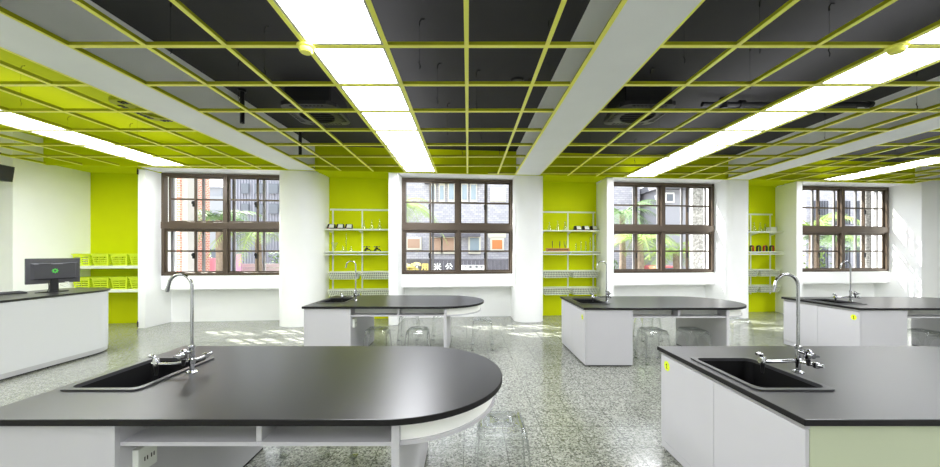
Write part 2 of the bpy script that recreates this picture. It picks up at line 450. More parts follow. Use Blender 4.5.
for name, xs, bl, br, li in BAYS:
    root = thing('ceiling_grid', 'suspended lime grid of slotted metal bars in the ' + name, 'ceiling grid')
    for x in xs:
        f, w = MB(), MB()
        ye = (6.05 if x < -8.1 else yend(x))
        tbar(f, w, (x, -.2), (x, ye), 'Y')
        fo = f.build('long_bar', M['bar'], root); w.build('web', M['barshade'], fo)
    if br is not None:      # trim along the beam
        f, w = MB(), MB(); tbar(f, w, (bxl(-.2, 0, br)-.017, -.2), (bxl(7, 0, br)-.017, yend(bxl(7, 0, br))), 'Y')
        fo = f.build('edge_bar', M['bar'], root); w.build('web', M['barshade'], fo)
    if bl is not None:
        f, w = MB(), MB(); tbar(f, w, (bxl(-.2, 1, bl)+.012, -.2), (bxl(7, 1, bl)+.012, yend(bxl(7, 1, bl))), 'Y', .02)
        fo = f.build('edge_bar', M['bar'], root); w.build('web', M['barshade'], fo)
    k = ROW0
    while True:
        y = Y0 + PX*k
        xl = (bxl(y, 1, bl)+.005) if bl is not None else (-8.09 if y > 6.0 else -9.55)
        xr = (bxl(y, 0, br)-.03) if br is not None else XR-.02
        # the skewed wall cuts the row short
        xmin_wall = (y + .51 - 7.83)/SL
        if xmin_wall > xl: xl = xmin_wall
        if xl < xr-.3:
            lx0, lx1 = LIGHT[li]
            segs = [(xl, xr)]
            f, w = MB(), MB()
            for a, b in segs: tbar(f, w, (a, y), (b, y), 'X')
            fo = f.build('cross_bar', M['bar'], root); w.build('web', M['barshade'], fo)
        k += 1
        if Y0 + PX*k > 8.9: break

ORD = 'first second third fourth fifth sixth seventh eighth ninth tenth eleventh twelfth thirteenth fourteenth fifteenth'.split()
PLACE = ['over the curved desk', 'over the rounded front bench', 'over the sticker benches', 'toward the fourth window']
for li, (xa, xb) in enumerate(LIGHT):
    cells = []
    k = ROW0
    while True:
        y0, y1 = Y0+PX*k, Y0+PX*(k+1)
        ye = yend((xa+xb)/2)-.03
        if y0 > ye-.12: break
        cells.append((y0, min(y1, ye))); k += 1
    n = len(cells)
    for c, (y0, y1) in enumerate(cells):
        t = thing('ceiling_light', 'square glowing panel, %s from the windows, in the light strip %s' % (ORD[n-1-c], PLACE[li]), 'ceiling light', ((xa+xb)/2, (y0+y1)/2, GZ), 0, 'ceiling light panels')
        hx, hy = (xb-xa)/2-.018, (y1-y0)/2-.018
        mb = MB(); fr = .02
        mb.box(-hx, hx, -hy, -hy+fr, .004, .03); mb.box(-hx, hx, hy-fr, hy, .004, .03); mb.box(-hx, -hx+fr, -hy+fr, hy-fr, .004, .03); mb.box(hx-fr, hx, -hy+fr, hy-fr, .004, .03)
        mb.build('frame', M['panelframe'], t)
        mb = MB(); mb.face([(-hx+fr, -hy+fr, .012), (-hx+fr, hy-fr, .012), (hx-fr, hy-fr, .012), (hx-fr, -hy+fr, .012)])
        mb.build('diffuser', M['glow'], t)
        mb = MB(); mb.face([(-hx, -hy, .032), (hx, -hy, .032), (hx, hy, .032), (-hx, hy, .032)])  # glowing sheet added on top to brighten the ceiling above the grid
        mb.build('added_glow_sheet', M['upglow_low'] if li == 0 else M['upglow'], t)

# smoke detectors under the grid
for x, y, lab in ((GX(-2)-.0, 2.79, 'round lime smoke detector at the edge of the light strip above the rounded bench'), (3.48, 2.79, 'round lime smoke detector at the edge of the light strip above the sticker benches')):
    t = thing('smoke_detector', lab, 'smoke detector', (x, y, GZ), 0, 'smoke detectors')
    mb = MB(); mb.lathe([(.064, -.02), (.07, -.014), (.07, -.001)], n=28); mb.build('base', M['bar'], t, smooth=True)
    mb = MB(); mb.lathe([(.03, -.056), (.042, -.054), (.052, -.042), (.056, -.02)], n=28); mb.build('sensor_cap', M['bar'], t, smooth=True)

# ceiling cassettes
def cassette(loc, m, lab, mp):
    t = thing('air_conditioner', lab, 'air conditioner', loc); t.scale = (.84, .84, 1)
    mb = MB(); mb.box(-.36, .36, -.36, .36, .05, CZ-loc[2]-.002); mb.build('housing', m, t, bevel=.02)
    # panel with round intake
    mb = MB(); n = 40
    out = []
    for i in range(n):
        a = 2*PI*i/n; s = .43/max(abs(math.cos(a)), abs(math.sin(a))); s = min(s, .55)
        out.append((s*math.cos(a), s*math.sin(a)))
    inn = [(.27*math.cos(2*PI*i/n), .27*math.sin(2*PI*i/n)) for i in range(n)]
    for i in range(n):
        j = (i+1) % n
        mb.face([(*out[i], 0), (*out[j], 0), (*inn[j], -.02), (*inn[i], -.02)])
        mb.face([(*out[i], 0), (*out[j], 0), (*out[j], .05), (*out[i], .05)])
        mb.face([(*inn[i], -.02), (*inn[j], -.02), (*inn[j], .02), (*inn[i], .02)])
    mb.face([(*p, .05) for p in out]); mb.build('panel', mp, t)
    mb = MB()
    for k in range(7):
        mb.box(-.26, .26, -.25+.08*k, -.235+.08*k, -.005, .015)
    mb.build('intake_grille', m, t)
    for rz in range(4):
        mb = MB()
        for q in range(9):
            x = -.24+.06*q; mb.box(x-.018, x+.018, .31, .39, -.016, -.004)
        o = mb.build('air_outlet', M['black'], t); o.rotation_euler = (0, 0, rz*PI/2)
M['acdark'] = mat('dark_painted_metal', (30, 30, 32), .45)
cassette((-2.07, 4.73, 3.42), M['acdark'], 'dark four way air conditioner above the grid beside the strip over the rounded bench', mat('dark_panel', (48, 48, 50), .35))
cassette((2.33, 4.73, 3.42), M['acdark'], 'dark four way air conditioner above the grid by the middle beam', mat('dark_panel_b', (40, 40, 42), .35))
cassette((-4.14, 4.6, 3.42), M['limeac'], 'lime painted four way air conditioner above the grid over the desk', M['limeac'])

# hanger wires
def hanger(x, y, m, lab, group):
    t = thing('hanger_wire', lab, 'hanger', (x, y, 0), 0, group)
    mb = MB(); mb.tube([(0, 0, GZ+.04), (0, 0, CZ-.06)], .0013, 5); mb.build('wire', m, t)
    mb = MB(); mb.tube([(0, 0, CZ-.07), (0, 0, CZ-.03), (.015, 0, CZ-.006), (.045, 0, CZ-.006)], .006, 6); mb.build('bracket', m, t)
    mb = MB(); mb.tube([(0, 0, GZ+.03), (.01, 0, GZ+.06), (-.01, 0, GZ+.09), (0, 0, GZ+.11)], .003, 5); mb.build('clip', m, t)
wiredk = mat('dark_wire', (30, 30, 30), .6)
H1 = [(-2.55, 2.95), (-1.95, 3.3), (-.45, 3.2), (.75, 3.2), (-2.6, 3.9), (-.35, 3.95), (.1, 4.1), (-.3, 5.0), (.2, 5.2), (.75, 4.3), (-.1, 6.0), (.55, 6.0)]
H2 = [(1.95, 3.1), (2.5, 2.95), (3.15, 3.0), (2.15, 4.05), (2.95, 3.6), (2.1, 5.9), (3.0, 5.4), (2.7, 6.2), (3.2, 6.6), (4.75, 4.2), (5.35, 4.1), (5.5, 5.3)]
H0 = [(-5.2, 4.0), (-5.0, 5.2), (-5.7, 5.8), (-6.4, 5.5), (-7.1, 5.2), (-4.5, 6.0)]
H3 = [(7.2, 5.8), (7.9, 6.6), (8.0, 5.2), (9.2, 6.9)]
for p in H1: hanger(*p, wiredk, 'thin dark hanger wire between the black ceiling and the grid over the rounded bench', 'hanger wires above the rounded bench')
for p in H2: hanger(*p, wiredk, 'thin dark hanger wire between the black ceiling and the grid before the third window', 'hanger wires over the third window')
for p in H3: hanger(*p, wiredk, 'thin dark hanger wire between the black ceiling and the grid before the fourth window', 'hanger wires over the fourth window')
for p in H0: hanger(*p, M['limeac'], 'thin lime hanger wire between the lime ceiling and the grid above the desk', 'hanger wires above the desk')
# pipes above the grid
t = thing('ceiling_pipe', 'dark ceiling pipe with a valve above the grid, beside the sticker bench light strip', 'pipe', (3.35, 4.85, 3.62))
mb = MB(); mb.tube([(-.05, 0, 0), (.9, 0, 0), (2.3, 0, 0)], .035, 12); mb.build('pipe', M['acdark'], t, smooth=True)
mb = MB(); mb.tube([(.25, 0, -.06), (.25, 0, .09)], .05, 12); mb.build('valve', M['black'], t, smooth=True)
mb = MB(); mb.lathe([(.06, -.03), (.06, .03)], (.5, 0, 0), 14, 'X'); mb.build('flange', M['black'], t, smooth=True)
mb = MB(); mb.tube([(2.28, 0, 0), (2.34, 0, 0)], .045, 12); mb.build('cap', M['black'], t, smooth=True)
for x, y, lab in ((-3.02, 4.6, 'black threaded drop rod by the beam, halfway to the windows'), (-3.0, 6.15, 'black threaded drop rod by the beam, close to the windows')):
    mb = MB(); mb.tube([(x, y, GZ+.05), (x, y, CZ-.01)], .028, 10); mb.lathe([(.05, CZ-.03), (.05, CZ-.001)], (x, y, 0), 14); tag(mb.build('drop_rod', M['black'], smooth=True), lab, 'pipe', 'drop rods')
for x, y, lab in ((-1.5, 4.3, 'grey round ceiling box above the grid beside the dark air conditioner'), (.62, 4.35, 'grey round ceiling box above the grid near the middle beam')):
    mb = MB(); mb.lathe([(.05, -.03), (.085, -.025), (.09, -.001)], (x, y, CZ), 20); tag(mb.build('ceiling_box', M['acdark'], smooth=True), lab, 'junction box', 'ceiling boxes')

# ------------------------------------------------------------------ lab benches
TZ, TT = .794, .031       # worktop surface height and thickness
SNK = (.05, .485, .31, .89)   # sink hole relative to the bench's square corner
def make_bench(XL, YF, L, label, DEP=1.2, doors=True, sticker=None, outlet=True, endm=None):
    endm = endm or M['lam']
    root = thing('lab_bench', label, 'bench', (XL, YF, 0), 0, 'lab benches')
    R = DEP/2; xc = L-R
    # worktop with a sink cut-out
    bm = bmesh.new(); xs = [0, SNK[0]+.02, SNK[1]-.02, xc]; ys = [0, SNK[2]+.02, SNK[3]-.02, DEP]
    V = {}
    for i, x in enumerate(xs):
        for j, y in enumerate(ys): V[i, j] = bm.verts.new((x, y, TZ))
    for i in range(3):
        for j in range(3):
            if (i, j) == (1, 1): continue
            bm.faces.new((V[i, j], V[i+1, j], V[i+1, j+1], V[i, j+1]))
    arcv = [bm.verts.new((p[0], p[1], TZ)) for p in arc(xc, R, R, -90, 90, 40)[1:-1]]
    bm.faces.new([V[3, 0]] + arcv + [V[3, 3], V[3, 2], V[3, 1]])
    g = bmesh.ops.extrude_face_region(bm, geom=bm.faces[:])
    bmesh.ops.translate(bm, verts=[v for v in g['geom'] if isinstance(v, bmesh.types.BMVert)], vec=(0, 0, -TT))
    mb = MB(); mb.bm.free(); mb.bm = bm
    wt = mb.build('worktop', M['top'], root, bevel=.004, smooth=False)
    wt.data.materials.append(M['topedge'])
    for p in wt.data.polygons: p.material_index = 0 if abs(p.normal.z) > .5 else 1
    # cabinet
    CW = .64; i0 = .022; zt = TZ-TT-.001; zb = .02
    cx0, cx1, cy0, cy1 = i0, i0+CW, .02, DEP-.02
    mb = MB()
    mb.box(cx0+.02, cx1, cy1-.02, cy1, zb, zt); mb.box(cx1-.02, cx1, cy0+.02, cy1-.02, zb, zt)
    mb.box(cx0+.02, cx1-.02, cy0+.02, cy1-.02, zb, zb+.02)
    mb.box(cx0+.003, cx0+.02, cy0, cy1, zb, .075)
    mb.box(cx0+.003, cx0+.02, cy0, cy1, zt-.022, zt)
    cab = mb.build('cabinet', M['lam'], root, bevel=.0015)
    mb = MB(); mb.box(cx0+.02, cx1, cy0, cy0+.0195, zb, zt); mb.build('end_panel', endm, cab, bevel=.0015)
    ym = (cy0+cy1)/2
    for a, b in ((cy0+.001, ym-.0015), (ym+.0015, cy1-.001)):
        mb = MB(); mb.box(cx0, cx0+.018, a, b, .08, zt-.026)
        mb.build('door', M['lam'], cab, bevel=.0015)
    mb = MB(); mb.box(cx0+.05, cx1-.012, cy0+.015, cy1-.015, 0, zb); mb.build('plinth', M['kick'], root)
    # open shelf under the worktop, following the rounded end
    s0, s1, ins = .65, .669, .045
    out = [(cx1, ins)] + arc(xc, R, R-ins, -90, 90, 30) + [(cx1, DEP-ins)]
    mb = MB(); mb.prism(out, s0, s1); mb.build('shelf_board', M['lam'], root, bevel=.001)
    lx = xc+.06
    for x in (cx1+(lx-cx1)*.5,):
        for ya, yb in ((ins+.005, .199), (DEP-.199, DEP-ins-.005)):
            mb = MB(); mb.box(x-.012, x+.012, ya, yb, s1+.0005, zt); mb.build('divider', M['lam'], root)
    for ya, yb in ((.2, .215), (DEP-.215, DEP-.2)):
        mb = MB(); mb.box(cx1+.001, lx-.019, ya, yb, s1+.0005, zt); mb.build('back_panel', M['lamin'], root)
    mb = MB(); mb.box(lx-.018, lx+.018, .03, DEP-.03, .012, s0-.0005); mb.box(lx-.018, lx+.018, .03, ins-.001, s0-.0005, zt); mb.box(lx-.018, lx+.018, DEP-ins+.001, DEP-.03, s0-.0005, zt)
    mb.box(lx-.018, lx+.018, ins+.001, DEP-ins-.001, s1+.0005, zt)
    lg = mb.build('leg_panel', M['lam'], root, bevel=.001)
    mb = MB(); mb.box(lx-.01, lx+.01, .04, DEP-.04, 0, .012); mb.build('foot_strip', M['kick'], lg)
    # curved apron below the rounded end
    ring = arc(lx+.0, R, R-ins-.02-.06, -89, 89, 30)
    mb = MB(); o_ = arc(xc+.0, R, R-ins-.012, -82, 82, 30); i_ = arc(xc, R, R-ins-.03, -82, 82, 30)
    mb.prism(o_ + i_[::-1], s1+.0005, zt); mb.build('curved_apron', M['lamin'], root, smooth=True)
    if outlet:
        mb = MB(); mb.box(cx1, cx1+.03, .1, .2, .485, .6)
        ot = mb.build('power_outlet', M['outlet'], root, bevel=.003)
        mb = MB()
        for yy in (.13, .165):
            mb.box(cx1+.0301, cx1+.031, yy, yy+.005, .53, .55); mb.box(cx1+.0301, cx1+.031, yy+.014, yy+.019, .53, .55)
        mb.build('sockets', M['ink'], ot)
    if sticker is not None:
        # gear-edged yellow disc with a dark figure one
        y, z = sticker
        mb = MB(); n = 48; pts = []
        for i in range(n):
            a = 2*PI*i/n; r = .037 + .004*math.cos(10*a); pts.append((cx0-.0012, y+r*math.cos(a), z+r*math.sin(a)))
        mb.face(pts); st = mb.build('door_sticker', M['sticker'], root)
        mb = MB()
        x = cx0-.002
        mb.face([(x, y+.004, z-.016), (x, y-.004, z-.016), (x, y-.004, z+.018), (x, y+.004, z+.018)])
        mb.face([(x, y+.004, z+.018), (x, y+.013, z+.008), (x, y+.013, z+.002), (x, y+.004, z+.010)])
        mb.face([(x, y+.010, z-.02), (x, y-.010, z-.02), (x, y-.010, z-.0155), (x, y+.010, z-.0155)])
        mb.build('figure', M['ink'], st)
    return root

def make_sink(XL, YF, label):
    t = thing('sink', label, 'sink', (XL, YF, 0), 0, 'bench sinks')
    x0, x1, y0, y1 = SNK; r = .05; rw = .028
    def rr(x0, x1, y0, y1, r, n=5):
        return arc(x1-r, y0+r, r, -90, 0, n)+arc(x1-r, y1-r, r, 0, 90, n)+arc(x0+r, y1-r, r, 90, 180, n)+arc(x0+r, y0+r, r, 180, 270, n)
    o, i, b = rr(x0, x1, y0, y1, .035), rr(x0+rw, x1-rw, y0+rw, y1-rw, .045), rr(x0+.05, x1-.05, y0+.05, y1-.05, .05)
    zt = TZ+.009
    mb = MB(); n = len(o)
    for k in range(n):
        j = (k+1) % n
        mb.face([(*o[k], TZ+.0005), (*o[j], TZ+.0005), (*o[j], zt), (*o[k], zt)])
        mb.face([(*o[k], zt), (*o[j], zt), (*i[j], zt), (*i[k], zt)])
        mb.face([(*i[k], zt), (*i[j], zt), (*i[j], TZ-.012), (*i[k], TZ-.012)])
    bmesh.ops.remove_doubles(mb.bm, verts=mb.bm.verts, dist=1e-5)
    mb.build('rim', M['sinkrim'], t, smooth=True)
    mb = MB(); i2 = [(p[0], p[1]) for p in i]
    for k in range(n):
        j = (k+1) % n
        mb.face([(*i2[k], TZ-.012), (*i2[j], TZ-.012), (*b[j], TZ-.24), (*b[k], TZ-.24)])
    mb.face([(*p, TZ-.24) for p in b])
    bmesh.ops.remove_doubles(mb.bm, verts=mb.bm.verts, dist=1e-5)
    mb.build('basin', M['sink'], t, smooth=True)
    mb = MB(); mb.lathe([(.03, TZ-.239), (.03, TZ-.236), (.022, TZ-.235)], ((x0+x1)/2, (y0+y1)/2, 0), 18); mb.build('drain', M['chrome'], t)
    return t

def make_faucet(X, Y, label, s=-1):
    t = thing('lab_faucet', label, 'faucet', (X, Y, TZ), 0, 'gooseneck lab faucets')
    B = lambda mb, n, m=M['chrome'], p=t: mb.build(n, m, p, smooth=True)
    mb = MB(); mb.lathe([(.03, 0), (.03, .006), (.024, .012), (.016, .016)], n=22); B(mb, 'base_flange')
    mb = MB(); mb.lathe([(.0135, .014), (.0135, .055), (.018, .058), (.019, .085), (.0145, .09), (.0135, .145), (.018, .15), (.018, .165), (.011, .17)], n=20); B(mb, 'post')
    R = .072; z0 = .535
    pts = [(0, 0, .16), (0, 0, z0)] + [(-R+R*math.cos(a), 0, z0+R*math.sin(a)) for a in [PI*i/14 for i in range(1, 13)]]
    e = pts[-1]; pts += [(e[0]-.012, 0, e[2]-.045)]
    mb = MB(); mb.tube(pts, .009, 12); mb.tube([(e[0]-.010, 0, e[2]-.036), (e[0]-.018, 0, e[2]-.066)], .0105, 12); B(mb, 'gooseneck')
    # upper valve toward the bench front
    mb = MB(); mb.tube([(0, 0, .135), (0, -.03, .135), (-.0, -.075, .13)], .011, 10); mb.lathe([(.014, -.03), (.019, -.024), (.019, .02), (.01, .028)], (0, -.062, .133), 14); B(mb, 'valve_body')
    mb = MB(); mb.tube([(0, -.075, .13), (0, -.098, .128)], [.02, .016], 12); mb.box(-.028, .028, -.104, -.092, .122, .134); B(mb, 'valve_knob')
    mb = MB(); mb.tube([(0, -.062, .1), (0, -.064, .062)], [.013, .007], 10); B(mb, 'serrated_nozzle', M['black'])
    # long bent arm with a hose tap at its end
    mb = MB(); mb.tube([(0, 0, .072), (-.04, .008*s, .07), (-.075, .022*s, .062), (-.11, .024*s, .06), (-.185, .024*s, .06)], .0105, 10)
    mb.lathe([(.011, -.012), (.017, -.008), (.017, .03), (.012, .036)], (-.2, .024*s, .058), 14)
    mb.tube([(-.185, .024*s, .062), (-.218, .024*s, .066)], .016, 10); B(mb, 'side_arm')
    mb = MB(); mb.tube([(-.204, .024*s, .09), (-.208, .024*s, .104), (-.222, .024*s, .11), (-.24, .024*s, .108)], [.011, .013, .011, .008], 10); B(mb, 'tap_lever', M['chrome'])
    mb = MB(); mb.tube([(-.2, .024*s, .046), (-.2, .024*s, .03), (-.2, .024*s, -.012)], [.014, .011, .007], 10); B(mb, 'hose_nozzle', M['black'])
    mb = MB(); mb.tube([(0, 0, .072), (.008, -.05*s, .072), (.012, -.1*s, .075)], .011, 10); mb.lathe([(.012, -.016), (.017, -.012), (.017, .014), (.012, .018)], (.012, -.1*s, .076), 14); B(mb, 'rear_arm')
    mb = MB(); mb.tube([(.012, -.1*s, .076), (.02, -.135*s, .082)], [.014, .01], 10); B(mb, 'rear_knob')
    return t

FR, RR = 1.531, 4.70          # front edges of the two bench rows
B_ = [
    (-2.255, FR, 2.465, 'front-row black-topped bench with its whole rounded end showing, beside the curved desk', None, True, 1.2),
    (1.50, FR, 2.66, 'front-row black-topped bench with square corner, two white doors and yellow sticker', (1.10, .668), False, 1.2),
    (-2.275, RR, 2.52, 'rear-row black-topped bench standing before the second window', None, True, 1.24),
    (1.55, 4.60, 2.49, 'rear-row black-topped bench with yellow sticker, standing before the third window', (.13, .645), False, 1.2),
    (5.215, RR-.12, 2.66, 'rear-row black-topped bench with yellow sticker, standing before the fourth window', (.09, .655), False, 1.15),
]
endp = mat('pale_green_panel', (190, 198, 168), .45)
WHERE = ['in the front-row bench beside the curved desk', 'in the front-row bench with two white doors', 'in the rear-row bench before the second window', 'in the rear-row bench before the third window', 'in the rear-row bench before the fourth window']
for (x, y, L, lab, st, ol, dep), wh in zip(B_, WHERE):
    make_bench(x, y, L, lab, dep, True, st, ol, endp if (x, y) == (1.50, FR) else None)
    make_sink(x, y, 'black rectangular drop-in sink with a thin rim ' + wh)
    make_faucet(x+.545, y+.6, 'tall chrome gooseneck lab faucet beside the sink ' + wh, -1 if x < 0 else 1)

# ------------------------------------------------------------------ clear stools
def make_stool(loc, label):
    t = thing('acrylic_stool', label, 'stool', loc, 0, 'clear acrylic stools')
    H, a0, a1 = .46, .14, .18            # height, half width at top and at foot
    r = .035
    def ring(a, r, n=4): return arc(a-r, -a+r, r, -90, 0, n)+arc(a-r, a-r, r, 0, 90, n)+arc(-a+r, a-r, r, 90, 180, n)+arc(-a+r, -a+r, r, 180, 270, n)
    mb = MB(); prof = [(a0+.006, H-.05), (a0+.003, H-.022), (a0-.006, H-.006), (a0-.022, H), ]
    rings = [[mb.bm.verts.new((*p, z)) for p in ring(a, r)] for a, z in prof]
    hole = [mb.bm.verts.new((.022*math.cos(2*PI*k/20-PI/2), .022*math.sin(2*PI*k/20-PI/2), H-.004)) for k in range(20)]
    n = len(rings[0])
    for A, B in zip(rings, rings[1:]):
        for k in range(n): mb.bm.faces.new((A[k], A[(k+1) % n], B[(k+1) % n], B[k]))
    A = rings[-1]
    for k in range(n): mb.bm.faces.new((A[k], A[(k+1) % n], hole[(k+1) % n], hole[k]))
    mb.build('seat', M['acrylic'], t, smooth=True, solid=.008)
    # four corner legs, each two wings meeting its neighbours in an arch
    zt, zs = H-.05, .27
    def half(z): return a1 + (a0+.006-a1)*z/zt
    for sx, sy in ((1, 1), (-1, 1), (-1, -1), (1, -1)):
        mb = MB()
        zl = [0, .08, .16, zs, zs+.05, zs+.085, zs+.105, zs+.115]
        def wid(z):
            h = half(z)
            if z <= zs: return .045
            q = min(1, (z-zs)/.115); return .045 + (h-.045)*(1-math.sqrt(max(0, 1-q*q)))
        for axis in (0, 1):
            cols = []
            for z in zl:
                h = half(z); w = wid(z)
                def P(d):
                    return (sx*(h-d), sy*h, z) if axis == 0 else (sx*h, sy*(h-d), z)
                cols.append((P(0), P(w)))
            for (p0, p1), (q0, q1) in zip(cols, cols[1:]): mb.face([p0, p1, q1, q0])
            h2 = half(zt); e = cols[-1]
            def T(d): return (sx*(h2-d), sy*h2, zt) if axis == 0 else (sx*h2, sy*(h2-d), zt)
            mb.face([e[0], e[1], T(h2), T(0)])
        # foot pad
        h = half(0); mb.box(min(sx*h, sx*(h-.045)), max(sx*h, sx*(h-.045)), min(sy*h, sy*(h-.045)), max(sy*h, sy*(h-.045)), 0.004, .010)
        bmesh.ops.remove_doubles(mb.bm, verts=mb.bm.verts, dist=1e-5)
        mb.build('leg', M['acrylic'], t, solid=.007)
    return t
st0 = make_stool((.215, 2.21, 0), 'clear acrylic stool at the rounded end of the front-row bench beside the desk')
dup(st0, (-1.23, 2.75, 0), 'clear acrylic stool mostly hidden under the front-row bench, feet seen by its cabinet')
dup(st0, (-.70, 2.75, 0), 'clear acrylic stool mostly hidden under the front-row bench, feet seen beside its leg panel')
dup(st0, (-1.28, 4.87, 0), 'clear acrylic stool tucked in beside the cabinet of the rear bench before the second window')
dup(st0, (-.71, 4.87, 0), 'clear acrylic stool beside the leg panel of the rear bench before the second window')
dup(st0, (-1.05, 6.15, 0), 'clear acrylic stool on the window side of the second window bench, by its cabinet')
dup(st0, (-.46, 6.15, 0), 'clear acrylic stool on the window side of the second window bench, by its leg panel')
dup(st0, (.23, 5.55, 0), 'clear acrylic stool at the rounded end of the bench before the second window')
dup(st0, (2.60, 4.84, 0), 'clear acrylic stool tucked in beside the cabinet of the rear bench before the third window')
dup(st0, (3.16, 4.84, 0), 'clear acrylic stool before the leg panel of the rear bench at the third window')
dup(st0, (3.18, 6.1, 0), 'clear acrylic stool on the window side of the bench before the third window')
dup(st0, (4.36, 5.6, 0), 'clear acrylic stool at the rounded end of the bench before the third window')
dup(st0, (6.28, 4.75, 0), 'clear acrylic stool tucked under the rear bench before the fourth window')

# ------------------------------------------------------------------ curved desk, monitor, keyboard
t = thing('reception_desk', 'curved white desk with a thin black top under the monitor', 'desk', (-6.0, 4.2, 0))
def deskpts(x0, x1, y0, y1, r):
    return [(x0, y0), (x1, y0)] + arc(x1-r, y1-r, r, 0, 90, 16) + arc(x0+.2, y1-.2, .2, 90, 180, 6)
def off(pts, c=(-6.0, 4.2)): return [(p[0]-c[0], p[1]-c[1]) for p in pts]
mb = MB(); mb.prism(off(deskpts(-6.5, -5.545, 2.4, 5.6, .46)), .935, .962); mb.build('desktop', M['top'], t, bevel=.003)
mb = MB(); mb.prism(off(deskpts(-6.48, -5.565, 2.42, 5.58, .45)), .082, .934); mb.build('body', mat('gloss_white_panel', (226, 227, 230), .25, spec=.5), t, smooth=True)
mb = MB(); mb.prism(off(deskpts(-6.48, -5.57, 2.42, 5.575, .45)), .02, .08); mb.build('skirt', M['lam'], t, smooth=True)
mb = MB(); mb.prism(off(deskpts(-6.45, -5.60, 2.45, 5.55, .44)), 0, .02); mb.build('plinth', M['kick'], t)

t = thing('monitor', 'black computer monitor seen from behind with a green emblem on the curved desk', 'monitor', (-6.02, 5.0, .963), math.radians(-109))
# local: x along the screen, +y is the back (turned to the room)
def mon(mb, *a): return mb.box(*a)
mb = MB(); mb.box(-.27, .27, -.022, .012, .125, .485); mb.build('screen_housing', mat('monitor_back', (74, 74, 78), .4), t, bevel=.006).location = (0, 0, 0)
mb = MB(); mb.box(-.258, .258, -.0235, -.0225, .14, .472); mb.build('screen', M['black'], t)
mb = MB(); mb.hexa([(-.24, .0125, .18), (.23, .0125, .18), (.23, .0125, .42), (-.24, .0125, .42), (-.21, .034, .195), (.2, .034, .195), (.2, .034, .405), (-.21, .034, .405)]); bk = mb.build('back_cover', mat('monitor_cover', (64, 64, 68), .4), t, bevel=.004)
mb = MB()
for x in (-.14, .10): mb.box(x-.06, x+.06, .03, .036, .402, .412); mb.box(x-.06, x+.06, .03, .036, .188, .196)
mb.build('vent_slots', M['black'], bk)
mb = MB(); n = 8
for k in range(n):
    a = 2*PI*k/n; c, s = math.cos(a), math.sin(a)
    def rp(r, d): return (r*c - d*s, .0365, .305 + r*s + d*c)
    mb.face([rp(.013, -.008), rp(.031, -.006), rp(.036, 0), rp(.031, .006), rp(.013, .008)])
mb.build('emblem', M['green'], bk)
mb = MB(); mb.hexa([(-.045, -.01, .012), (.045, -.01, .012), (.045, .02, .012), (-.045, .02, .012), (-.035, .0, .2), (.035, .0, .2), (.035, .03, .2), (-.035, .03, .2)]); mb.build('stand_neck', M['black'], t, bevel=.003)
mb = MB(); mb.prism([(.15*math.cos(2*PI*k/28), .1*math.sin(2*PI*k/28)) for k in range(28)], 0, .012); mb.build('stand_base', M['black'], t, bevel=.003)
mb = MB(); mb.tube([(-.12, .03, .13), (-.13, .06, .09), (-.09, .06, .07), (-.05, .03, .1)], .006, 7); mb.build('cable', mat('white_cable', (220, 220, 220), .5), t, smooth=True)
mb = MB(); mb.tube([(.06, .03, .13), (.07, .06, .06), (.08, .05, .01), (.2, .05, .006)], .006, 7); mb.build('cable', M['black'], t, smooth=True)
mb = MB(); mb.box(-.14, -.1, .025, .045, .12, .138); mb.build('plug', M['outlet'], t, bevel=.003)
t = thing('keyboard', 'flat black keyboard lying on the curved desk in front of the monitor', 'keyboard', (-6.3, 4.62, .963), math.radians(80))
mb = MB(); mb.hexa([(-.23, -.075, 0), (.23, -.075, 0), (.23, .075, 0), (-.23, .075, 0), (-.225, -.07, .016), (.225, -.07, .016), (.225, .07, .026), (-.225, .07, .026)]); mb.build('case', M['black'], t, bevel=.003)
mb = MB()
for r in range(5):
    for c in range(14):
        x, y = -.205+.0315*c, -.052+.026*r; z = .0195 + .0015*r
        mb.box(x-.0125, x+.0125, y-.01, y+.01, z-.001, z+.006)
mb.build('keys', M['grey'], t)

# loudspeaker on the side wall
t = thing('loudspeaker', 'small black loudspeaker hung under the grid beside the desk wall', 'loudspeaker', (-7.95, 5.8, 2.76))
mb = MB(); mb.hexa([(-.17, -.12, 0), (.13, -.12, -.02), (.12, .12, -.02), (-.17, .12, 0), (-.17, -.1, .26), (.17, -.1, .24), (.16, .12, .24), (-.17, .12, .26)]); mb.build('cabinet', M['black'], t, bevel=.01)
mb = MB(); mb.box(-.14, .12, -.126, -.118, .02, .22); mb.build('grille', mat('speaker_cloth', (18, 18, 19), .9), t)
mb = MB(); mb.tube([(0, 0, .25), (0, 0, .44)], .01, 8); mb.tube([(0, 0, .4), (.1, -.02, .445)], .008, 8); mb.build('bracket', M['acdark'], t)

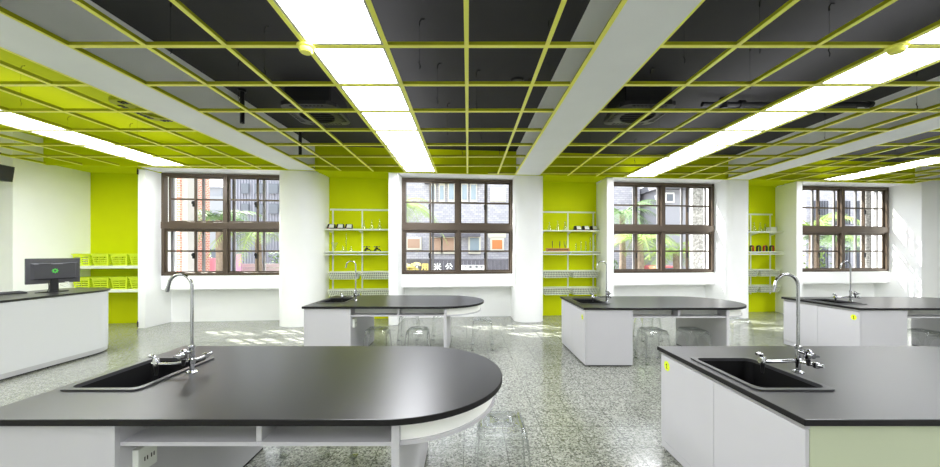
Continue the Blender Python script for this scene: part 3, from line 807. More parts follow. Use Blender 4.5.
# ------------------------------------------------------------------ basket niche
bw = .352
shelfm = mat('white_shelf', (226, 230, 214), .5)
for nm, z, lab in (('a', 1.26, 'thick white wall shelf under the upper row of lime baskets'), ('b', .775, 'thick white wall shelf under the lower row of lime baskets')):
    mb = MB(); wbox(mb, -8.1, -6.655, -.16, BV-.02, z-.055, z)
    tag(mb.build('wall_shelf', shelfm, bevel=.003), lab, 'shelf')
def make_basket(loc, label, rz):
    t = thing('storage_basket', label, 'basket', loc, rz, 'lime baskets in the niche')
    w0, w1, d0, d1, h = .125, .158, .15, .18, .245
    mb = MB()
    def wall(p0, p1, q0, q1):
        "bottom edge p0-p1, top edge q0-q1; grid with slots left open"
        p0, p1, q0, q1 = map(Vector, (p0, p1, q0, q1))
        us = [0, .08, .48, .52, .92, 1]; vs = [0, .1, .2, .28, .38, .46, .56, .64, .74, .84, 1]
        def P(u, v): return (p0*(1-u)+p1*u)*(1-v) + (q0*(1-u)+q1*u)*v
        for i in range(5):
            for j in range(10):
                if i in (1, 3) and j in (1, 3, 5, 7): continue
                mb.face([P(us[i], vs[j]), P(us[i+1], vs[j]), P(us[i+1], vs[j+1]), P(us[i], vs[j+1])])
    B = [(-w0, -d0, 0), (w0, -d0, 0), (w0, d0, 0), (-w0, d0, 0)]; T = [(-w1, -d1, h), (w1, -d1, h), (w1, d1, h), (-w1, d1, h)]
    for k in range(4): wall(B[k], B[(k+1) % 4], T[k], T[(k+1) % 4])
    mb.face(B); bmesh.ops.remove_doubles(mb.bm, verts=mb.bm.verts, dist=1e-4)
    mb.build('basket_shell', M['basket'], t, solid=.005)
    mb = MB()
    o = [(-w1-.012, -d1-.012), (w1+.012, -d1-.012), (w1+.012, d1+.012), (-w1-.012, d1+.012)]; i = [(-w1+.003, -d1+.003), (w1-.003, -d1+.003), (w1-.003, d1-.003), (-w1+.003, d1-.003)]
    for k in range(4):
        j = (k+1) % 4
        mb.hexa([(*o[k], h-.02), (*o[j], h-.02), (*i[j], h-.02), (*i[k], h-.02), (*o[k], h), (*o[j], h), (*i[j], h), (*i[k], h)])
    mb.build('basket_rim', M['basket'], t)
    return t
b0 = None
for zi, (z, row) in enumerate(((1.2605, 'upper'), (.7755, 'lower'))):
    for k in range(4):
        u = -8.1+.035+bw*(k+.5)+.0
        lab = 'lime plastic slotted basket on the %s niche shelf, %s from the white end panel' % (row, ORD[3-k])
        loc = (u, YW(u)+.09, z)
        if b0 is None: b0 = make_basket(loc, lab, math.atan(SL))
        else: dup(b0, loc, lab)

# ------------------------------------------------------------------ shelving units in the niches
NN = ['beside the thick column', 'beside the middle column', 'beside the third window']
def shelving(u0, u1, ups, where):
    t = thing('shelving_unit', 'white rail shelving with two boards in the lime niche ' + where, 'shelving', (0, 0, 0), 0, 'niche shelving')
    vb = BV-.021
    mb = MB(); wbox(mb, u0, u1, vb-.02, vb, 2.49, 2.525); mb.build('top_rail', M['wire'], t)
    for u in ups:
        mb = MB(); wbox(mb, u-.014, u+.014, vb-.018, vb-.001, .46, 2.489); mb.build('upright', M['wire'], t)
    for z in (2.05, 1.555):
        mb = MB(); wbox(mb, u0, u1, vb-.34, vb-.022, z-.022, z); sb = mb.build('shelf_board', M['wire'], t, bevel=.002)
        for u in ups:
            mb = MB(); mb.hexa([W(u-.008, vb-.30, z-.03), W(u+.008, vb-.30, z-.03), W(u+.008, vb-.02, z-.09), W(u-.008, vb-.02, z-.09), W(u-.008, vb-.30, z-.023), W(u+.008, vb-.30, z-.023), W(u+.008, vb-.02, z-.023), W(u-.008, vb-.02, z-.023)])
            mb.build('bracket', M['wire'], sb)
    mb = MB(); wbox(mb, u0, u1, vb-.34, vb-.32, 1.475, 1.495); mb.build('hanging_rail', M['wire'], t)
    for z in (1.10, .70):
        mb = MB(); wbox(mb, u0, u1, vb-.02, vb-.005, z-.02, z); mb.build('basket_rail', M['wire'], t)
    return t
def wire_basket(u0, u1, z, label):
    t = thing('wire_basket', label, 'wire basket', W((u0+u1)/2, BV-.19, z-.16), math.atan(SL), 'wire baskets on the niche rails')
    a, b, d0, d1, h = (u1-u0)/2, (u1-u0)/2-.05, .15, .12, .155
    T = [(-a, -d0), (a, -d0), (a, d0), (-a, d0)]; Bq = [(-b, -d1), (b, -d1), (b, d1), (-b, d1)]
    mb = MB()
    mb.tube([(*p, h) for p in T+[T[0]]], .006, 5); mb.build('rim', M['wire'], t)
    mb = MB(); mb.tube([(*p, 0) for p in Bq+[Bq[0]]], .004, 5)
    for k in range(4):
        p0, p1, q0, q1 = Bq[k], Bq[(k+1) % 4], T[k], T[(k+1) % 4]
        n = 16 if k in (0, 2) else 7
        for i in range(n+1):
            f = i/n
            mb.tube([(p0[0]+(p1[0]-p0[0])*f, p0[1]+(p1[1]-p0[1])*f, 0), (q0[0]+(q1[0]-q0[0])*f, q0[1]+(q1[1]-q0[1])*f, h)], .0028, 4, False)
    for zz in (.05, .1):
        f = zz/h; mb.tube([(Bq[k % 4][0]+(T[k % 4][0]-Bq[k % 4][0])*f, Bq[k % 4][1]+(T[k % 4][1]-Bq[k % 4][1])*f, zz) for k in range(5)], .003, 4)
    for i in range(1, 9): x = -b+2*b*i/9; mb.tube([(x, -d1, 0), (x, d1, 0)], .0028, 4)
    mb.build('wire_mesh', M['wire'], t)
    mb = MB(); mb.hexa([(-b, -d1+.004, .004), (b, -d1+.004, .004), (b, d1-.004, .004), (-b, d1-.004, .004), (-a+.02, -d0+.012, h-.02), (a-.02, -d0+.012, h-.02), (a-.02, d0-.012, h-.02), (-a+.02, d0-.012, h-.02)])
    mb.build('liner', M['liner'], t)
M['liner'] = clear_mat('clear_liner', (.9, .93, .86), (.8, .84, .78), .3, .5, .3)
RACK = [(-3.14, -1.70, (-3.08, -2.43, -1.76)), (1.72, 3.12, (1.78, 2.43, 3.07)), (6.62, 7.86, (6.7, 7.25, 7.80))]
BASK = [((-3.1, -2.43), (-2.41, -1.72)), ((1.74, 2.41), (2.43, 3.10)), ((6.66, 7.2), (7.22, 7.80))]
for (a, b, ups), bs, wh in zip(RACK, BASK, NN):
    shelving(a, b, ups, wh)
    for z, row in ((1.10, 'upper'), (.70, 'lower')):
        for k, (c, d) in enumerate(bs):
            wire_basket(c, d, z, 'white wire basket, %s row, %s half of the niche shelving %s' % (row, ('desk-side', 'far')[k], wh))

# ------------------------------------------------------------------ apparatus on the shelves
VS = BV-.021-.18
def meter(u, z, lab, grp):
    t = thing('bench_meter', lab, 'meter', W(u, VS, z+.0005), math.atan(SL), grp)
    mb = MB(); mb.hexa([(-.085, -.07, 0), (.085, -.07, 0), (.085, .07, 0), (-.085, .07, 0), (-.07, -.005, .115), (.07, -.005, .115), (.07, .065, .115), (-.07, .065, .115)]); mb.build('case', M['black'], t, bevel=.003)
    mb = MB(); mb.hexa([(-.04, -.062, .028), (.068, -.062, .028), (.068, -.05, .028), (-.04, -.05, .028), (-.034, -.014, .108), (.06, -.014, .108), (.06, -.004, .108), (-.034, -.004, .108)]); mb.build('dial', M['outlet'], t)
    mb = MB(); mb.box(-.06, -.025, -.078, -.06, .004, .02); mb.build('terminal', M['red'], t)
    mb = MB(); mb.box(.025, .06, -.078, -.06, .004, .02); mb.build('terminal', M['black'], t)
def flask(u, z, h, lab, grp, v=0):
    mb = MB(); r = .055 if h > .14 else .045
    mb.lathe([(r*.9, 0), (r, .006), (r*.92, .03), (.018, h*.62), (.014, h*.68), (.014, h*.96), (.018, h)], n=18)
    o = mb.build('conical_flask', M['lab'], smooth=True, loc=W(u, VS+v, z+.001)); tag(o, lab, 'flask', grp)
def cylinder(u, z, h, lab, grp, r=.018, name='measuring_cylinder', cat='measuring cylinder'):
    mb = MB(); mb.lathe([(r*1.9, 0), (r*1.9, .008), (r*1.05, .014), (r, .02), (r, h-.01), (r*1.25, h)], n=16)
    o = mb.build(name, M['lab'], smooth=True, loc=W(u, VS, z+.001)); tag(o, lab, cat, grp)
zA, zB = 2.05, 1.555
for k, u in enumerate((-3.05, -2.86, -2.67)): meter(u, zA, 'black meter on the top shelf %s, %s from the column' % (NN[0], ORD[k]), 'meters beside the thick column')
for k, (u, h) in enumerate(((-2.34, .2), (-2.17, .22), (-2.0, .24))): flask(u, zA, h, 'clear glass flask on the top shelf beside the thick column, %s after the meters' % ORD[k], 'flasks beside the thick column')
# funnel-shaped beaker pair, tall cylinder, small flasks
mb = MB(); mb.lathe([(.04, 0), (.04, .006), (.01, .012), (.012, .05), (.075, .19), (.08, .195)], n=18)
tag(mb.build('glass_funnel', M['lab'], smooth=True, loc=W(-2.98, VS, zB+.001)), 'wide V-shaped glass funnel cup on the second shelf beside the thick column', 'funnel')
flask(-2.80, zB, .13, 'small glass flask on the second shelf by the glass funnel cup', 'second shelf flasks')
cylinder(-2.73, zB, .40, 'tall thin glass cylinder on the second shelf beside the thick column', 'tall cylinders', .011)
flask(-2.62, zB, .12, 'small glass flask on the second shelf between the tall cylinder and the tripods', 'second shelf flasks')
def balance(u, lab):
    t = thing('tripod_stand', lab, 'stand', W(u, VS, zB+.0005), 0, 'dark tripod stands')
    mb = MB(); mb.lathe([(.035, .04), (.045, .05), (.03, .075), (.012, .08), (.01, .12)], n=16); mb.build('hub', M['black'], t, smooth=True)
    for k in range(3):
        a = 2*PI*k/3+.5; mb = MB(); mb.tube([(0, 0, .05), (.06*math.cos(a), .06*math.sin(a), .04), (.09*math.cos(a), .09*math.sin(a), .012)], [.014, .012, .011], 8); mb.build('leg', M['black'], t, smooth=True)
    mb = MB(); mb.tube([(-.06, 0, .1), (.06, 0, .1)], .008, 8); mb.lathe([(.014, 0), (.014, .02)], (-.06, 0, .092), 10); mb.lathe([(.014, 0), (.014, .02)], (.06, 0, .092), 10); mb.build('crossbar', M['grey'], t, smooth=True)
balance(-2.28, 'dark tripod stand on the second shelf beside the thick column, next to the shelf upright')
balance(-2.06, 'dark tripod stand on the second shelf beside the thick column, next to the end panel')
# niche beside the middle column
for k, (u, h) in enumerate(((1.93, .2), (2.13, .24), (2.31, .22))): flask(u, zA, h, 'clear glass flask on the top shelf beside the middle column, %s from the column' % ORD[k], 'flasks beside the middle column')
for k, u in enumerate((2.62, 2.82, 3.02)): meter(u, zA, 'black meter on the top shelf beside the middle column, %s after the flasks' % ORD[k], 'meters beside the middle column')
t = thing('test_tube_rack', 'wooden rack holding three dark tongs on the second shelf beside the middle column', 'rack', W(2.12, VS-.04, zB+.0005), math.atan(SL))
mb = MB(); mb.box(-.27, .27, -.05, .05, 0, .018); mb.box(-.27, .27, -.05, .05, .055, .075); mb.box(-.27, -.255, -.05, .05, .018, .055); mb.box(.255, .27, -.05, .05, .018, .055); mb.build('rack_frame', M['wood'], t)
mb = MB(); mb.box(-.24, .24, -.045, .045, .02, .053); mb.build('rack_block', mat('dark_wood', (120, 74, 50), .6), t)
for k, u in enumerate((-.13, .05, .18)):
    c = W(2.12+u, VS-.04, zB+.077)
    mb = MB(); sp = (.004, .008, .022)[k]
    mb.tube([(0, 0, 0), (-sp, 0, .09), (-sp*1.2, 0, .17)], [.006, .007, .004], 7); mb.tube([(0, 0, 0), (sp, 0, .09), (sp*1.2, 0, .17)], [.006, .007, .004], 7)
    tag(mb.build('tongs', M['mgreen'], smooth=True, loc=c), 'dark tongs standing in the wooden rack, %s from the middle column' % ORD[k], 'tongs', 'tongs in the wooden rack')
for k, (u, h) in enumerate(((2.58, .2), (2.70, .26), (2.82, .24), (2.93, .34), (3.04, .22))): cylinder(u, zB, h, 'clear glass cylinder on the second shelf beside the middle column, %s after the wooden rack' % ORD[k], 'cylinders beside the middle column', .016)
# niche beside the third window
meter(6.94, zA, 'low black meter on the top shelf of the niche beside the third window', 'meter beside the third window')
for k, (u, h) in enumerate(((7.2, .24), (7.36, .23), (7.5, .2))): flask(u, zA, h, 'clear glass flask on the top shelf beside the third window, %s after the black meter' % ORD[k], 'flasks beside the third window')
t = thing('white_box', 'white lidded box on the top shelf of the niche beside the third window', 'box', W(7.68, VS, zA+.0005), math.atan(SL))
mb = MB(); mb.box(-.085, .085, -.06, .06, 0, .085); mb.build('carton', M['outlet'], t, bevel=.004)
mb = MB(); mb.box(-.09, .09, -.065, .065, .0855, .115); mb.build('lid', M['signw'], t, bevel=.004)
for k, (u, c1, c2) in enumerate(((7.13, 'mgreen', 'red'), (7.32, 'ink', 'mgreen'), (7.50, 'red', 'mgreen'), (7.68, 'mgreen', 'red'))):
    t = thing('horseshoe_magnet', 'horseshoe magnet standing on the second shelf beside the third window, %s from the column' % ORD[k], 'magnet', W(u, VS, zB+.0005), math.atan(SL), 'horseshoe magnets')
    for s, c in ((-1, c1), (1, c2)):
        mb = MB(); o = arc(0, .1, .055, 90, 90-90*s, 10) + [(s*.055, 0)]; i = arc(0, .1, .028, 90, 90-90*s, 10) + [(s*.028, 0)]
        pts = o + i[::-1]
        A = [mb.bm.verts.new((p[0], -.018, p[1])) for p in pts]; B = [mb.bm.verts.new((p[0], .018, p[1])) for p in pts]
        n = len(pts)
        for q in range(n): mb.bm.faces.new((A[q], A[(q+1) % n], B[(q+1) % n], B[q]))
        h = len(o)
        for q in range(h-1):
            mb.bm.faces.new((A[q], A[q+1], A[n-2-q], A[n-1-q])); mb.bm.faces.new((B[q], B[q+1], B[n-2-q], B[n-1-q]))
        mb.build('pole_half', M[c], t)

# pivot hardware of the end panel by the basket niche
for z, lab in ((.03, 'small black pivot hinge at the foot of the end panel by the basket niche'), (3.1, 'small black pivot hinge at the top of the end panel by the basket niche')):
    p = W(-6.645, -.27, z); mb = MB(); mb.box(-.012, .012, -.012, 0, 0, .1); mb.tube([(0, -.008, .1), (0, -.008, .13)], .006, 8)
    tag(mb.build('pivot_hinge', M['black'], loc=(p[0]-.002, p[1]-.001, p[2])), lab, 'hinge', 'pivot hinges')

# ------------------------------------------------------------------ outside
mb = MB(); mb.box(-40, 60, 9.6, 60, -.5, -.4); struct(mb.build('pavement', M['pave']), 'pale paving outside the windows')
def px(x, Y): return (x-468)/F*Y
def pz(y, Y): return EYE + (252-y)/F*Y
# facade across the street, with windows as parts
FY = 16.
bld = thing('apartment_building', 'grey tiled building with cream framed windows across the street, seen through the second window', 'building', (0, FY, -.4))
def fb(name, m, x0, x1, y0, y1, d0, d1, par=bld, c=None):
    "box on the facade, d0..d1 measured out from the wall"
    o = par if par is bld else None
    mb = MB(); mb.box(x0, x1, -d1, -d0, y0+.4, y1+.4); r = mb.build(name, m, par); return r
fb('wall', M['tile'], px(392, FY), px(640, FY), -.4, pz(168, FY), -3, 0)
for (x0, x1, y0, y1) in ((430, 436, 185, 200), (439, 445, 185, 200), (448, 455, 183, 200), (461, 468, 184, 200), (470, 477, 184, 200)):
    w = fb('window_frame', M['cream'], px(x0, FY), px(x1, FY), pz(y1+2, FY), pz(y0-1, FY), .002, .1)
    fb('window_glass', M['pglass'], px(x0, FY)+.05, px(x1, FY)-.05, pz(y1, FY), pz(y0+1, FY), .101, .12, w)
fb('cornice', M['hoard'], px(425, FY), px(483, FY), pz(184, FY), pz(181, FY), .002, .3)
for (x0, x1, y0, y1, m) in ((492, 504, 190, 200, 'signw'), (408, 420, 239, 248, 'tan'), (431, 441, 238, 252, 'tan'), (443, 454, 238, 252, 'tan'), (470, 479, 238, 252, 'pglass'), (492, 502, 240, 249, 'orange'), (490, 504, 231, 236, 'cream')):
    w = fb('window_frame', M['cream'], px(x0, FY)-.08, px(x1, FY)+.08, pz(y1, FY)-.08, pz(y0, FY)+.08, .002, .1)
    fb('shutter', M[m], px(x0, FY), px(x1, FY), pz(y1, FY), pz(y0, FY), .101, .12, w)
fb('ledge', M['hoard'], px(431, FY), px(480, FY), pz(237, FY), pz(234, FY), .002, .4)
# hoarding with characters
HY = 13.
hz = pz(259.5, HY)
t = thing('street_hoarding', 'long grey hoarding with large white characters outside the second window', 'hoarding', (0, HY, -.4))
mb = MB()
x = px(400, HY)
while x < px(522, HY):
    mb.box(x, x+.14, 0, .05, 0, hz+.4); x += .15
mb.build('board', M['hoard'], t)
mb = MB(); mb.box(px(400, HY), px(522, HY), -.02, .07, hz+.36, hz+.42); mb.build('top_rail', M['hoard'], t)
def chars(txt, xpx, ypx, Y, hpx, m, par, yoff, name='lettering', bold=.007):
    cu = bpy.data.curves.new(name, 'FONT'); cu.body = txt; cu.size = hpx/F*Y*1.05; cu.align_x = 'CENTER'; cu.align_y = 'CENTER'
    cu.offset = bold; cu.extrude = .01; cu.materials.append(m)
    tmp = bpy.data.objects.new(name, cu); COL.objects.link(tmp)
    me = bpy.data.meshes.new_from_object(tmp.evaluated_get(bpy.context.evaluated_depsgraph_get()))
    bpy.data.objects.remove(tmp); bpy.data.curves.remove(cu)
    o = bpy.data.objects.new(name, me); COL.objects.link(o); o.parent = par
    o.rotation_euler = (PI/2, 0, 0); o.location = (px(xpx, Y), yoff, pz(ypx, Y)+.4)
    return o
for c, x, m in (('化', 406.5, 'signw'), ('竹', 416, 'signw'), ('用', 425, 'signy'), ('米', 437.5, 'signw'), ('公', 449, 'signw')):
    chars(c, x, 267.5, HY, 7.6, M[m], t, -.03)
mb = MB(); mb.box(px(461.5, HY), px(486, HY), -.06, -.025, pz(272, HY)+.4, pz(265, HY)+.4); bn = mb.build('banner', M['signw'], t)
for c, x in (('下', 465.5), ('回', 470.5), ('臨', 476.5), ('館', 481.5)):
    chars(c, x, 267, HY, 2.6, M['hoard'], bn, -.072, bold=.004)
# white block behind the first window
M['fw'] = mat('far_window', (92, 98, 106), .4)
t = thing('grey_apartment', 'pale grey ribbed building with dark windows far behind the first window', 'building', (px(262, 17), 17, -.4))
gw = px(296, 17)-px(262, 17)
mb = MB(); mb.box(-gw, gw, 0, 4, 0, pz(178, 17)+.4); mb.build('wall', mat('pale_wall', (150, 152, 162), .8), t)
mb = MB()
for k in range(24): x = -gw+.05+2*gw*k/24; mb.box(x, x+.03, -.05, -.004, 0, pz(178, 17)+.4)
mb.build('cladding_ribs', mat('pale_rib', (128, 130, 140), .8), t)
for x0, x1, y0, y1 in ((243, 250, 184, 194), (256, 264, 184, 194), (270, 279, 184, 194), (243, 250, 204, 214), (256, 264, 204, 214), (270, 279, 204, 214)):
    mb = MB(); mb.box(px(x0, 17)-px(262, 17), px(x1, 17)-px(262, 17), -.12, -.055, pz(y1, 17)+.4, pz(y0, 17)+.4); mb.build('window', M['fw'], t)
t = thing('white_house', 'low white house with a stepped roof behind the first window, beyond the palm', 'building', (px(211, 19), 19, -.4))
hw = px(226, 19)-px(211, 19)
mb = MB(); mb.box(-hw, hw, 0, 4, 0, pz(196, 19)+.4); mb.build('wall', mat('house_white', (146, 148, 150), .8), t)
mb = MB(); mb.box(-hw*.7, hw*.4, .3, 4, pz(196, 19)+.4, pz(187, 19)+.4); mb.box(-hw*.75, hw*.45, .2, 4.1, pz(187, 19)+.4, pz(186, 19)+.4); mb.build('roof_storey', mat('house_grey', (140, 142, 146), .8), t)
for x in (-.7, .1, .8):
    for z in (1.2, 3.2):
        mb = MB(); mb.box(x-.25, x+.25, -.05, -.004, z, z+.9); mb.build('window', M['fw'], t)
# brick pillar outside the first window
BY = 9.0
t = thing('brick_pillar', 'red brick pillar with cream band outside the first window', 'pillar', (0, 0, 0))
mb = MB(); mb.box(px(172, BY), px(180, BY), BY, BY+.4, -.4, 4.4); mb.build('brickwork', M['brick'], t)
mb = MB(); mb.box(px(180, BY)+.002, px(186, BY), BY+.05, BY+.4, -.4, 4.4); mb.build('plaster_band', mat('plaster', (158, 154, 148), .8), t)
t = thing('brick_house', 'brick house front with a tall window behind the brick pillar', 'building', (0, 0, 0))
mb = MB(); mb.box(px(160, 11.5), px(194, 11.5), 11.5, 12.2, -.4, 5); mb.build('wall', M['brick'], t)
mb = MB(); mb.box(px(187, 11.5), px(191, 11.5), 11.42, 11.495, 1.9, 3.9); mb.build('window', M['pglass'], t)
# pink boards behind the first window
for i, (x0, x1, y0, y1, Y, lab) in enumerate(((206, 216, 258, 272, 12.5, 'pale pink panel low behind the first window, below the palm'), (233, 241, 254, 272, 12.0, 'upright pink panel behind the first window, left bare'))):
    t = thing('pink_panel', ('pale pink panel low behind the first window, below the palm fronds', 'narrow upright pink panel behind the first window, beside the pale wall')[i], 'panel', (px((x0+x1)/2, Y), Y, -.4), 0, 'pink panels')
    w = (x1-x0)/F*Y/2
    mb = MB(); mb.box(-w, w, 0, .05, .1, pz(y0, Y)+.4); mb.build('board', M['pink'], t)
    mb = MB(); mb.box(-w+.05, -w+.1, .0505, .1, 0, 1.2); mb.box(w-.1, w-.05, .0505, .1, 0, 1.2); mb.build('posts', M['hoard'], t)
mb = MB()
for k in range(9):
    z = -.3+.16*k; mb.box(px(242, 12.3), px(282, 12.3), 12.3, 12.36, z, z+.14)
tag(mb.build('low_wall', mat('pale_pink_stone', (176, 158, 158), .85)), 'low pale wall with horizontal courses behind the first window', 'wall')
# villa behind the third and fourth windows
t = thing('grey_villa', 'grey house front with a roof ledge and two windows behind the third window', 'building', (0, 15, -.4))
VY = 15.
def vb(name, m, x0, x1, y0, y1, d0, d1, par):
    mb = MB(); mb.box(px(x0, VY), px(x1, VY), -d1, -d0, max(0, pz(y1, VY)+.4), pz(y0, VY)+.4); return mb.build(name, m, par)
vb('wall', mat('villa_wall', (148, 148, 154), .8), 657, 800, 190, 300, -3, 0, t)
vb('roof_ledge', mat('villa_ledge', (116, 116, 122), .8), 653, 806, 184, 190, -3, .5, t)
for x0, x1 in ((641, 651), (664, 673)):
    w = vb('window_frame', M['signw'], x0, x1, 193, 203, .002, .1, t) if x0 > 660 else None
    if w: vb('window_glass', M['fw'], x0+1.5, x1-1.5, 194.5, 201.5, .101, .12, w)
for x0, x1 in ((690, 700), (740, 752), (770, 782)):
    w = vb('window_frame', M['signw'], x0, x1, 196, 208, .002, .1, t); vb('window_glass', M['fw'], x0+1.5, x1-1.5, 197.5, 206.5, .101, .12, w)
t = thing('tiled_apartment', 'pale apartment block with barred balconies behind the fourth window', 'building', (0, 18, -.4))
mb = MB(); mb.box(px(806, 18), px(900, 18), 0, 3, 0, 6.4); mb.build('wall', M['tile'], t)
for k in range(3):
    x0 = px(812+22*k, 18)
    for z in (1.0, 3.4):
        mb = MB(); mb.box(x0, x0+.8, -.06, -.003, z, z+1.2); mb.build('window', M['fw'], t)
        mb = MB()
        for q in range(6): mb.box(x0+.13*q, x0+.13*q+.03, -.16, -.12, z, z+1.2)
        mb.box(x0-.05, x0+.85, -.17, -.11, z-.05, z); mb.build('balcony_bars', M['hoard'], t)
# pebble-faced pillars outside the third and fourth windows
for x0, x1, Y, lab in ((693, 710, 9.3, 'rough pebble-faced pillar close outside the third window'), (866, 886, 9.32, 'rough pebble-faced pillar close outside the fourth window')):
    t = thing('stone_pillar', lab, 'pillar', (0, 0, 0), 0, 'stone pillars')
    mb = MB(); mb.box(px(x0, Y), px(x1, Y), Y, Y+.14, -.4, 4.6); mb.build('shaft', M['stone'], t)
    mb = MB(); mb.box(px(x1, Y)+.002, px(x1+3, Y), Y+.04, Y+.14, -.4, 4.6); mb.build('edge_band', M['fw'], t)

def frond(mb, base, az, L, lift, droop, n=26, wl=.42):
    pts = []
    for i in range(n+1):
        f = i/n; r = L*f; z = lift*L*f - droop*L*f*f
        pts.append(Vector((base[0]+r*math.cos(az)*(1-.12*f), base[1]+r*math.sin(az)*(1-.12*f), base[2]+z)))
    mb.tube(pts, [.022*(1-.8*i/n) for i in range(n+1)], 5, False)
    side = Vector((-math.sin(az), math.cos(az), 0))
    for i in range(2, n):
        f = i/n; t = (pts[i+1]-pts[i]).normalized(); l = wl*(math.sin(PI*min(1, f*.85+.15))**.6)*(1 if f < .9 else .7)
        for s in (-1, 1):
            for q in (0,):
                p = pts[i].lerp(pts[i+1], q)
                tip = p + side*s*l*.8 + t*l*.55 + Vector((0, 0, -l*.3*random.uniform(.3, 1.6)))
                w = t*.0125
                mb.face([p-w*.6, p+w, p.lerp(tip, .5)+w*.9, tip, p.lerp(tip, .5)-w*.7])
def palm(x, y, z, L, n, label, m, lift=.75, seed=1, wl=.42):
    random.seed(seed)
    t = thing('palm_tree', label, 'palm tree', (x, y, -.4), 0, 'palms outside the windows')
    h = z+.4
    mb = MB(); mb.tube([(0, 0, 0), (.03, 0, h*.5), (0, 0, h)], [.14, .11, .09], 12); mb.build('trunk', M['trunk'], t, smooth=True)
    mb = MB()
    for k in range(n):
        frond(mb, (0, 0, h), 2*PI*k/n+random.uniform(-.25, .25), L*random.uniform(.8, 1.1), lift*random.uniform(.5, 1.35), random.uniform(.65, 1.15), wl=wl)
    mb.build('fronds', m, t)
palm(px(219, 10.9), 10.9, 2.55, 1.35, 17, 'feathery green palm close behind the first window, near the brick pillar', M['frond2'], seed=3)
palm(px(258, 11.8), 11.8, 2.15, 1.6, 16, 'feathery green palm behind the first window, near the thick column', M['frond'], seed=5)
palm(px(396, 10.8), 10.8, 2.95, 1.75, 19, 'feathery green palm behind the second window, its fronds reaching the top panes', M['frond'], .6, seed=8)
palm(px(408, 12), 12, .95, .55, 14, 'small yellowish palm before the hoarding outside the second window', mat('yellow_green_frond', (206, 190, 110), .7, noise=.2, nscale=3), .9, seed=11, wl=.24)
palm(px(640, 10.9), 10.9, 1.9, 1.45, 16, 'bright green palm behind the third window, beside its centre post', M['frond'], seed=13)
palm(px(622, 12.5), 12.5, 2.9, 1.7, 14, 'darker green palm behind the third window, nearest its end panel'.replace('nearest', 'next to'), M['frond2'], seed=17)
palm(px(676, 11.4), 11.4, 1.5, 1.3, 14, 'bright green palm behind the third window, beside the pebble pillar', M['frond'], seed=19)
palm(px(812, 12.4), 12.4, 2.4, 1.7, 16, 'green palm behind the fourth window, next to its end panel', M['frond'], seed=23)
palm(px(838, 12.2), 12.2, 1.9, 1.6, 15, 'green palm behind the fourth window, beside its centre post', M['frond2'], seed=29)
def bush(x, y, r, h, label, m, seed):
    random.seed(seed); mb = MB()
    for k in range(260):
        a, b = random.uniform(0, 2*PI), random.uniform(0, PI/2); q = r*random.uniform(.5, 1)
        p = Vector((q*math.cos(a)*math.cos(b), q*math.sin(a)*math.cos(b), h*math.sin(b)*random.uniform(.5, 1)))
        d = Vector((random.uniform(-1, 1), random.uniform(-1, 1), random.uniform(-.4, 1))).normalized()*.13; e = d.cross(Vector((0, 0, 1)))*.35
        mb.face([p-d, p+e, p+d, p-e])
    tag(mb.build('leafy_bush', m, loc=(x, y, -.4)), label, 'bush', 'bushes outside')
bush(px(203, 13.4), 13.4, .7, 2.2, 'leafy green bush behind the first window near the brick house', M['frond'], 31)
bush(px(275, 14.0), 14.0, 1.0, 2.0, 'leafy green bush behind the first window near the thick column', M['frond2'], 32)
bush(px(610, 13.6), 13.6, .9, 1.9, 'leafy green bush low behind the third window', M['frond2'], 33)
bush(px(820, 13.6), 13.6, 1.1, 2.1, 'leafy green bush low behind the fourth window', M['frond'], 34)
random.seed(41)
bush(px(648, 12.2), 12.2, .45, 1.25, 'reddish leafy bush low behind the third window', mat('red_leaves', (214, 150, 120), .7, noise=.2, nscale=3), 35)
t = thing('parked_van', 'small dark red van parked behind the third window', 'van', (px(668, 13), 13, -.4))
mb = MB(); mb.box(-.55, .55, 0, 1.6, .25, .9); mb.hexa([(-.5, .05, .9), (.5, .05, .9), (.5, 1.55, .9), (-.5, 1.55, .9), (-.42, .15, 1.4), (.42, .15, 1.4), (.42, 1.5, 1.4), (-.42, 1.5, 1.4)]); mb.build('body', mat('van_red', (170, 80, 80), .3), t, bevel=.05)
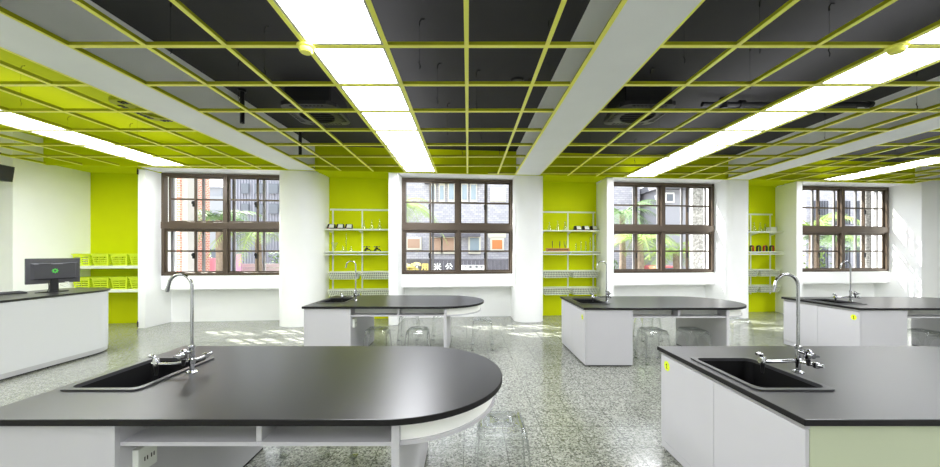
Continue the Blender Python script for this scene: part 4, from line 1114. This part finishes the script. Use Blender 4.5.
mb = MB(); mb.hexa([(-.42, .045, .95), (.42, .045, .95), (.42, .06, .95), (-.42, .06, .95), (-.37, .125, 1.33), (.37, .125, 1.33), (.37, .14, 1.33), (-.37, .14, 1.33)]); mb.build('rear_window', M['fw'], t)
for x in (-.45, .45):
    for y in (.3, 1.3):
        mb = MB(); mb.lathe([(.25, -.08), (.25, .08)], (x, y, .25), 18, 'X'); mb.build('wheel', M['black'], t)

# ------------------------------------------------------------------ light
w = bpy.data.worlds.new('sky'); scn.world = w; w.use_nodes = True
nt = w.node_tree; bg = nt.nodes['Background']
tc = nt.nodes.new('ShaderNodeTexCoord'); sp = nt.nodes.new('ShaderNodeSeparateXYZ'); rp = nt.nodes.new('ShaderNodeValToRGB')
nt.links.new(tc.outputs['Generated'], sp.inputs[0]); nt.links.new(sp.outputs['Z'], rp.inputs['Fac'])
rp.color_ramp.elements[0].color = (1, 1, 1, 1); rp.color_ramp.elements[1].color = (.78, .88, 1, 1); rp.color_ramp.elements[1].position = .8
nt.links.new(rp.outputs['Color'], bg.inputs['Color']); bg.inputs['Strength'].default_value = 2.2
sd = bpy.data.lights.new('sun', 'SUN'); sd.energy = 12; sd.angle = math.radians(.6); sd.color = (1, .97, .92)
so = bpy.data.objects.new('sun', sd); COL.objects.link(so)
so.rotation_euler = Vector((.78, -.55, -1)).to_track_quat('-Z', 'Y').to_euler()

for li, (xa, xb) in enumerate(LIGHT):     # unseen fill lamps added behind the camera, in line with the strips
    al = bpy.data.lights.new('fill_lamp', 'AREA'); al.shape = 'RECTANGLE'; al.size = .62; al.size_y = 2.8; al.energy = 44; al.color = (.97, .985, 1.02)
    ao = bpy.data.objects.new('fill_lamp', al); COL.objects.link(ao); ao.location = ((xa+xb)/2, -1.6, GZ)
# ------------------------------------------------------------------ view
scn.view_settings.view_transform = 'Standard'; scn.view_settings.look = 'None'
scn.view_settings.exposure = .9; scn.view_settings.gamma = 1
cy = scn.cycles
cy.max_bounces = 10; cy.diffuse_bounces = 8; cy.glossy_bounces = 4; cy.transmission_bounces = 6; cy.transparent_max_bounces = 24
cy.caustics_reflective = False; cy.caustics_refractive = False; cy.sample_clamp_indirect = 6
cy.use_denoising = True
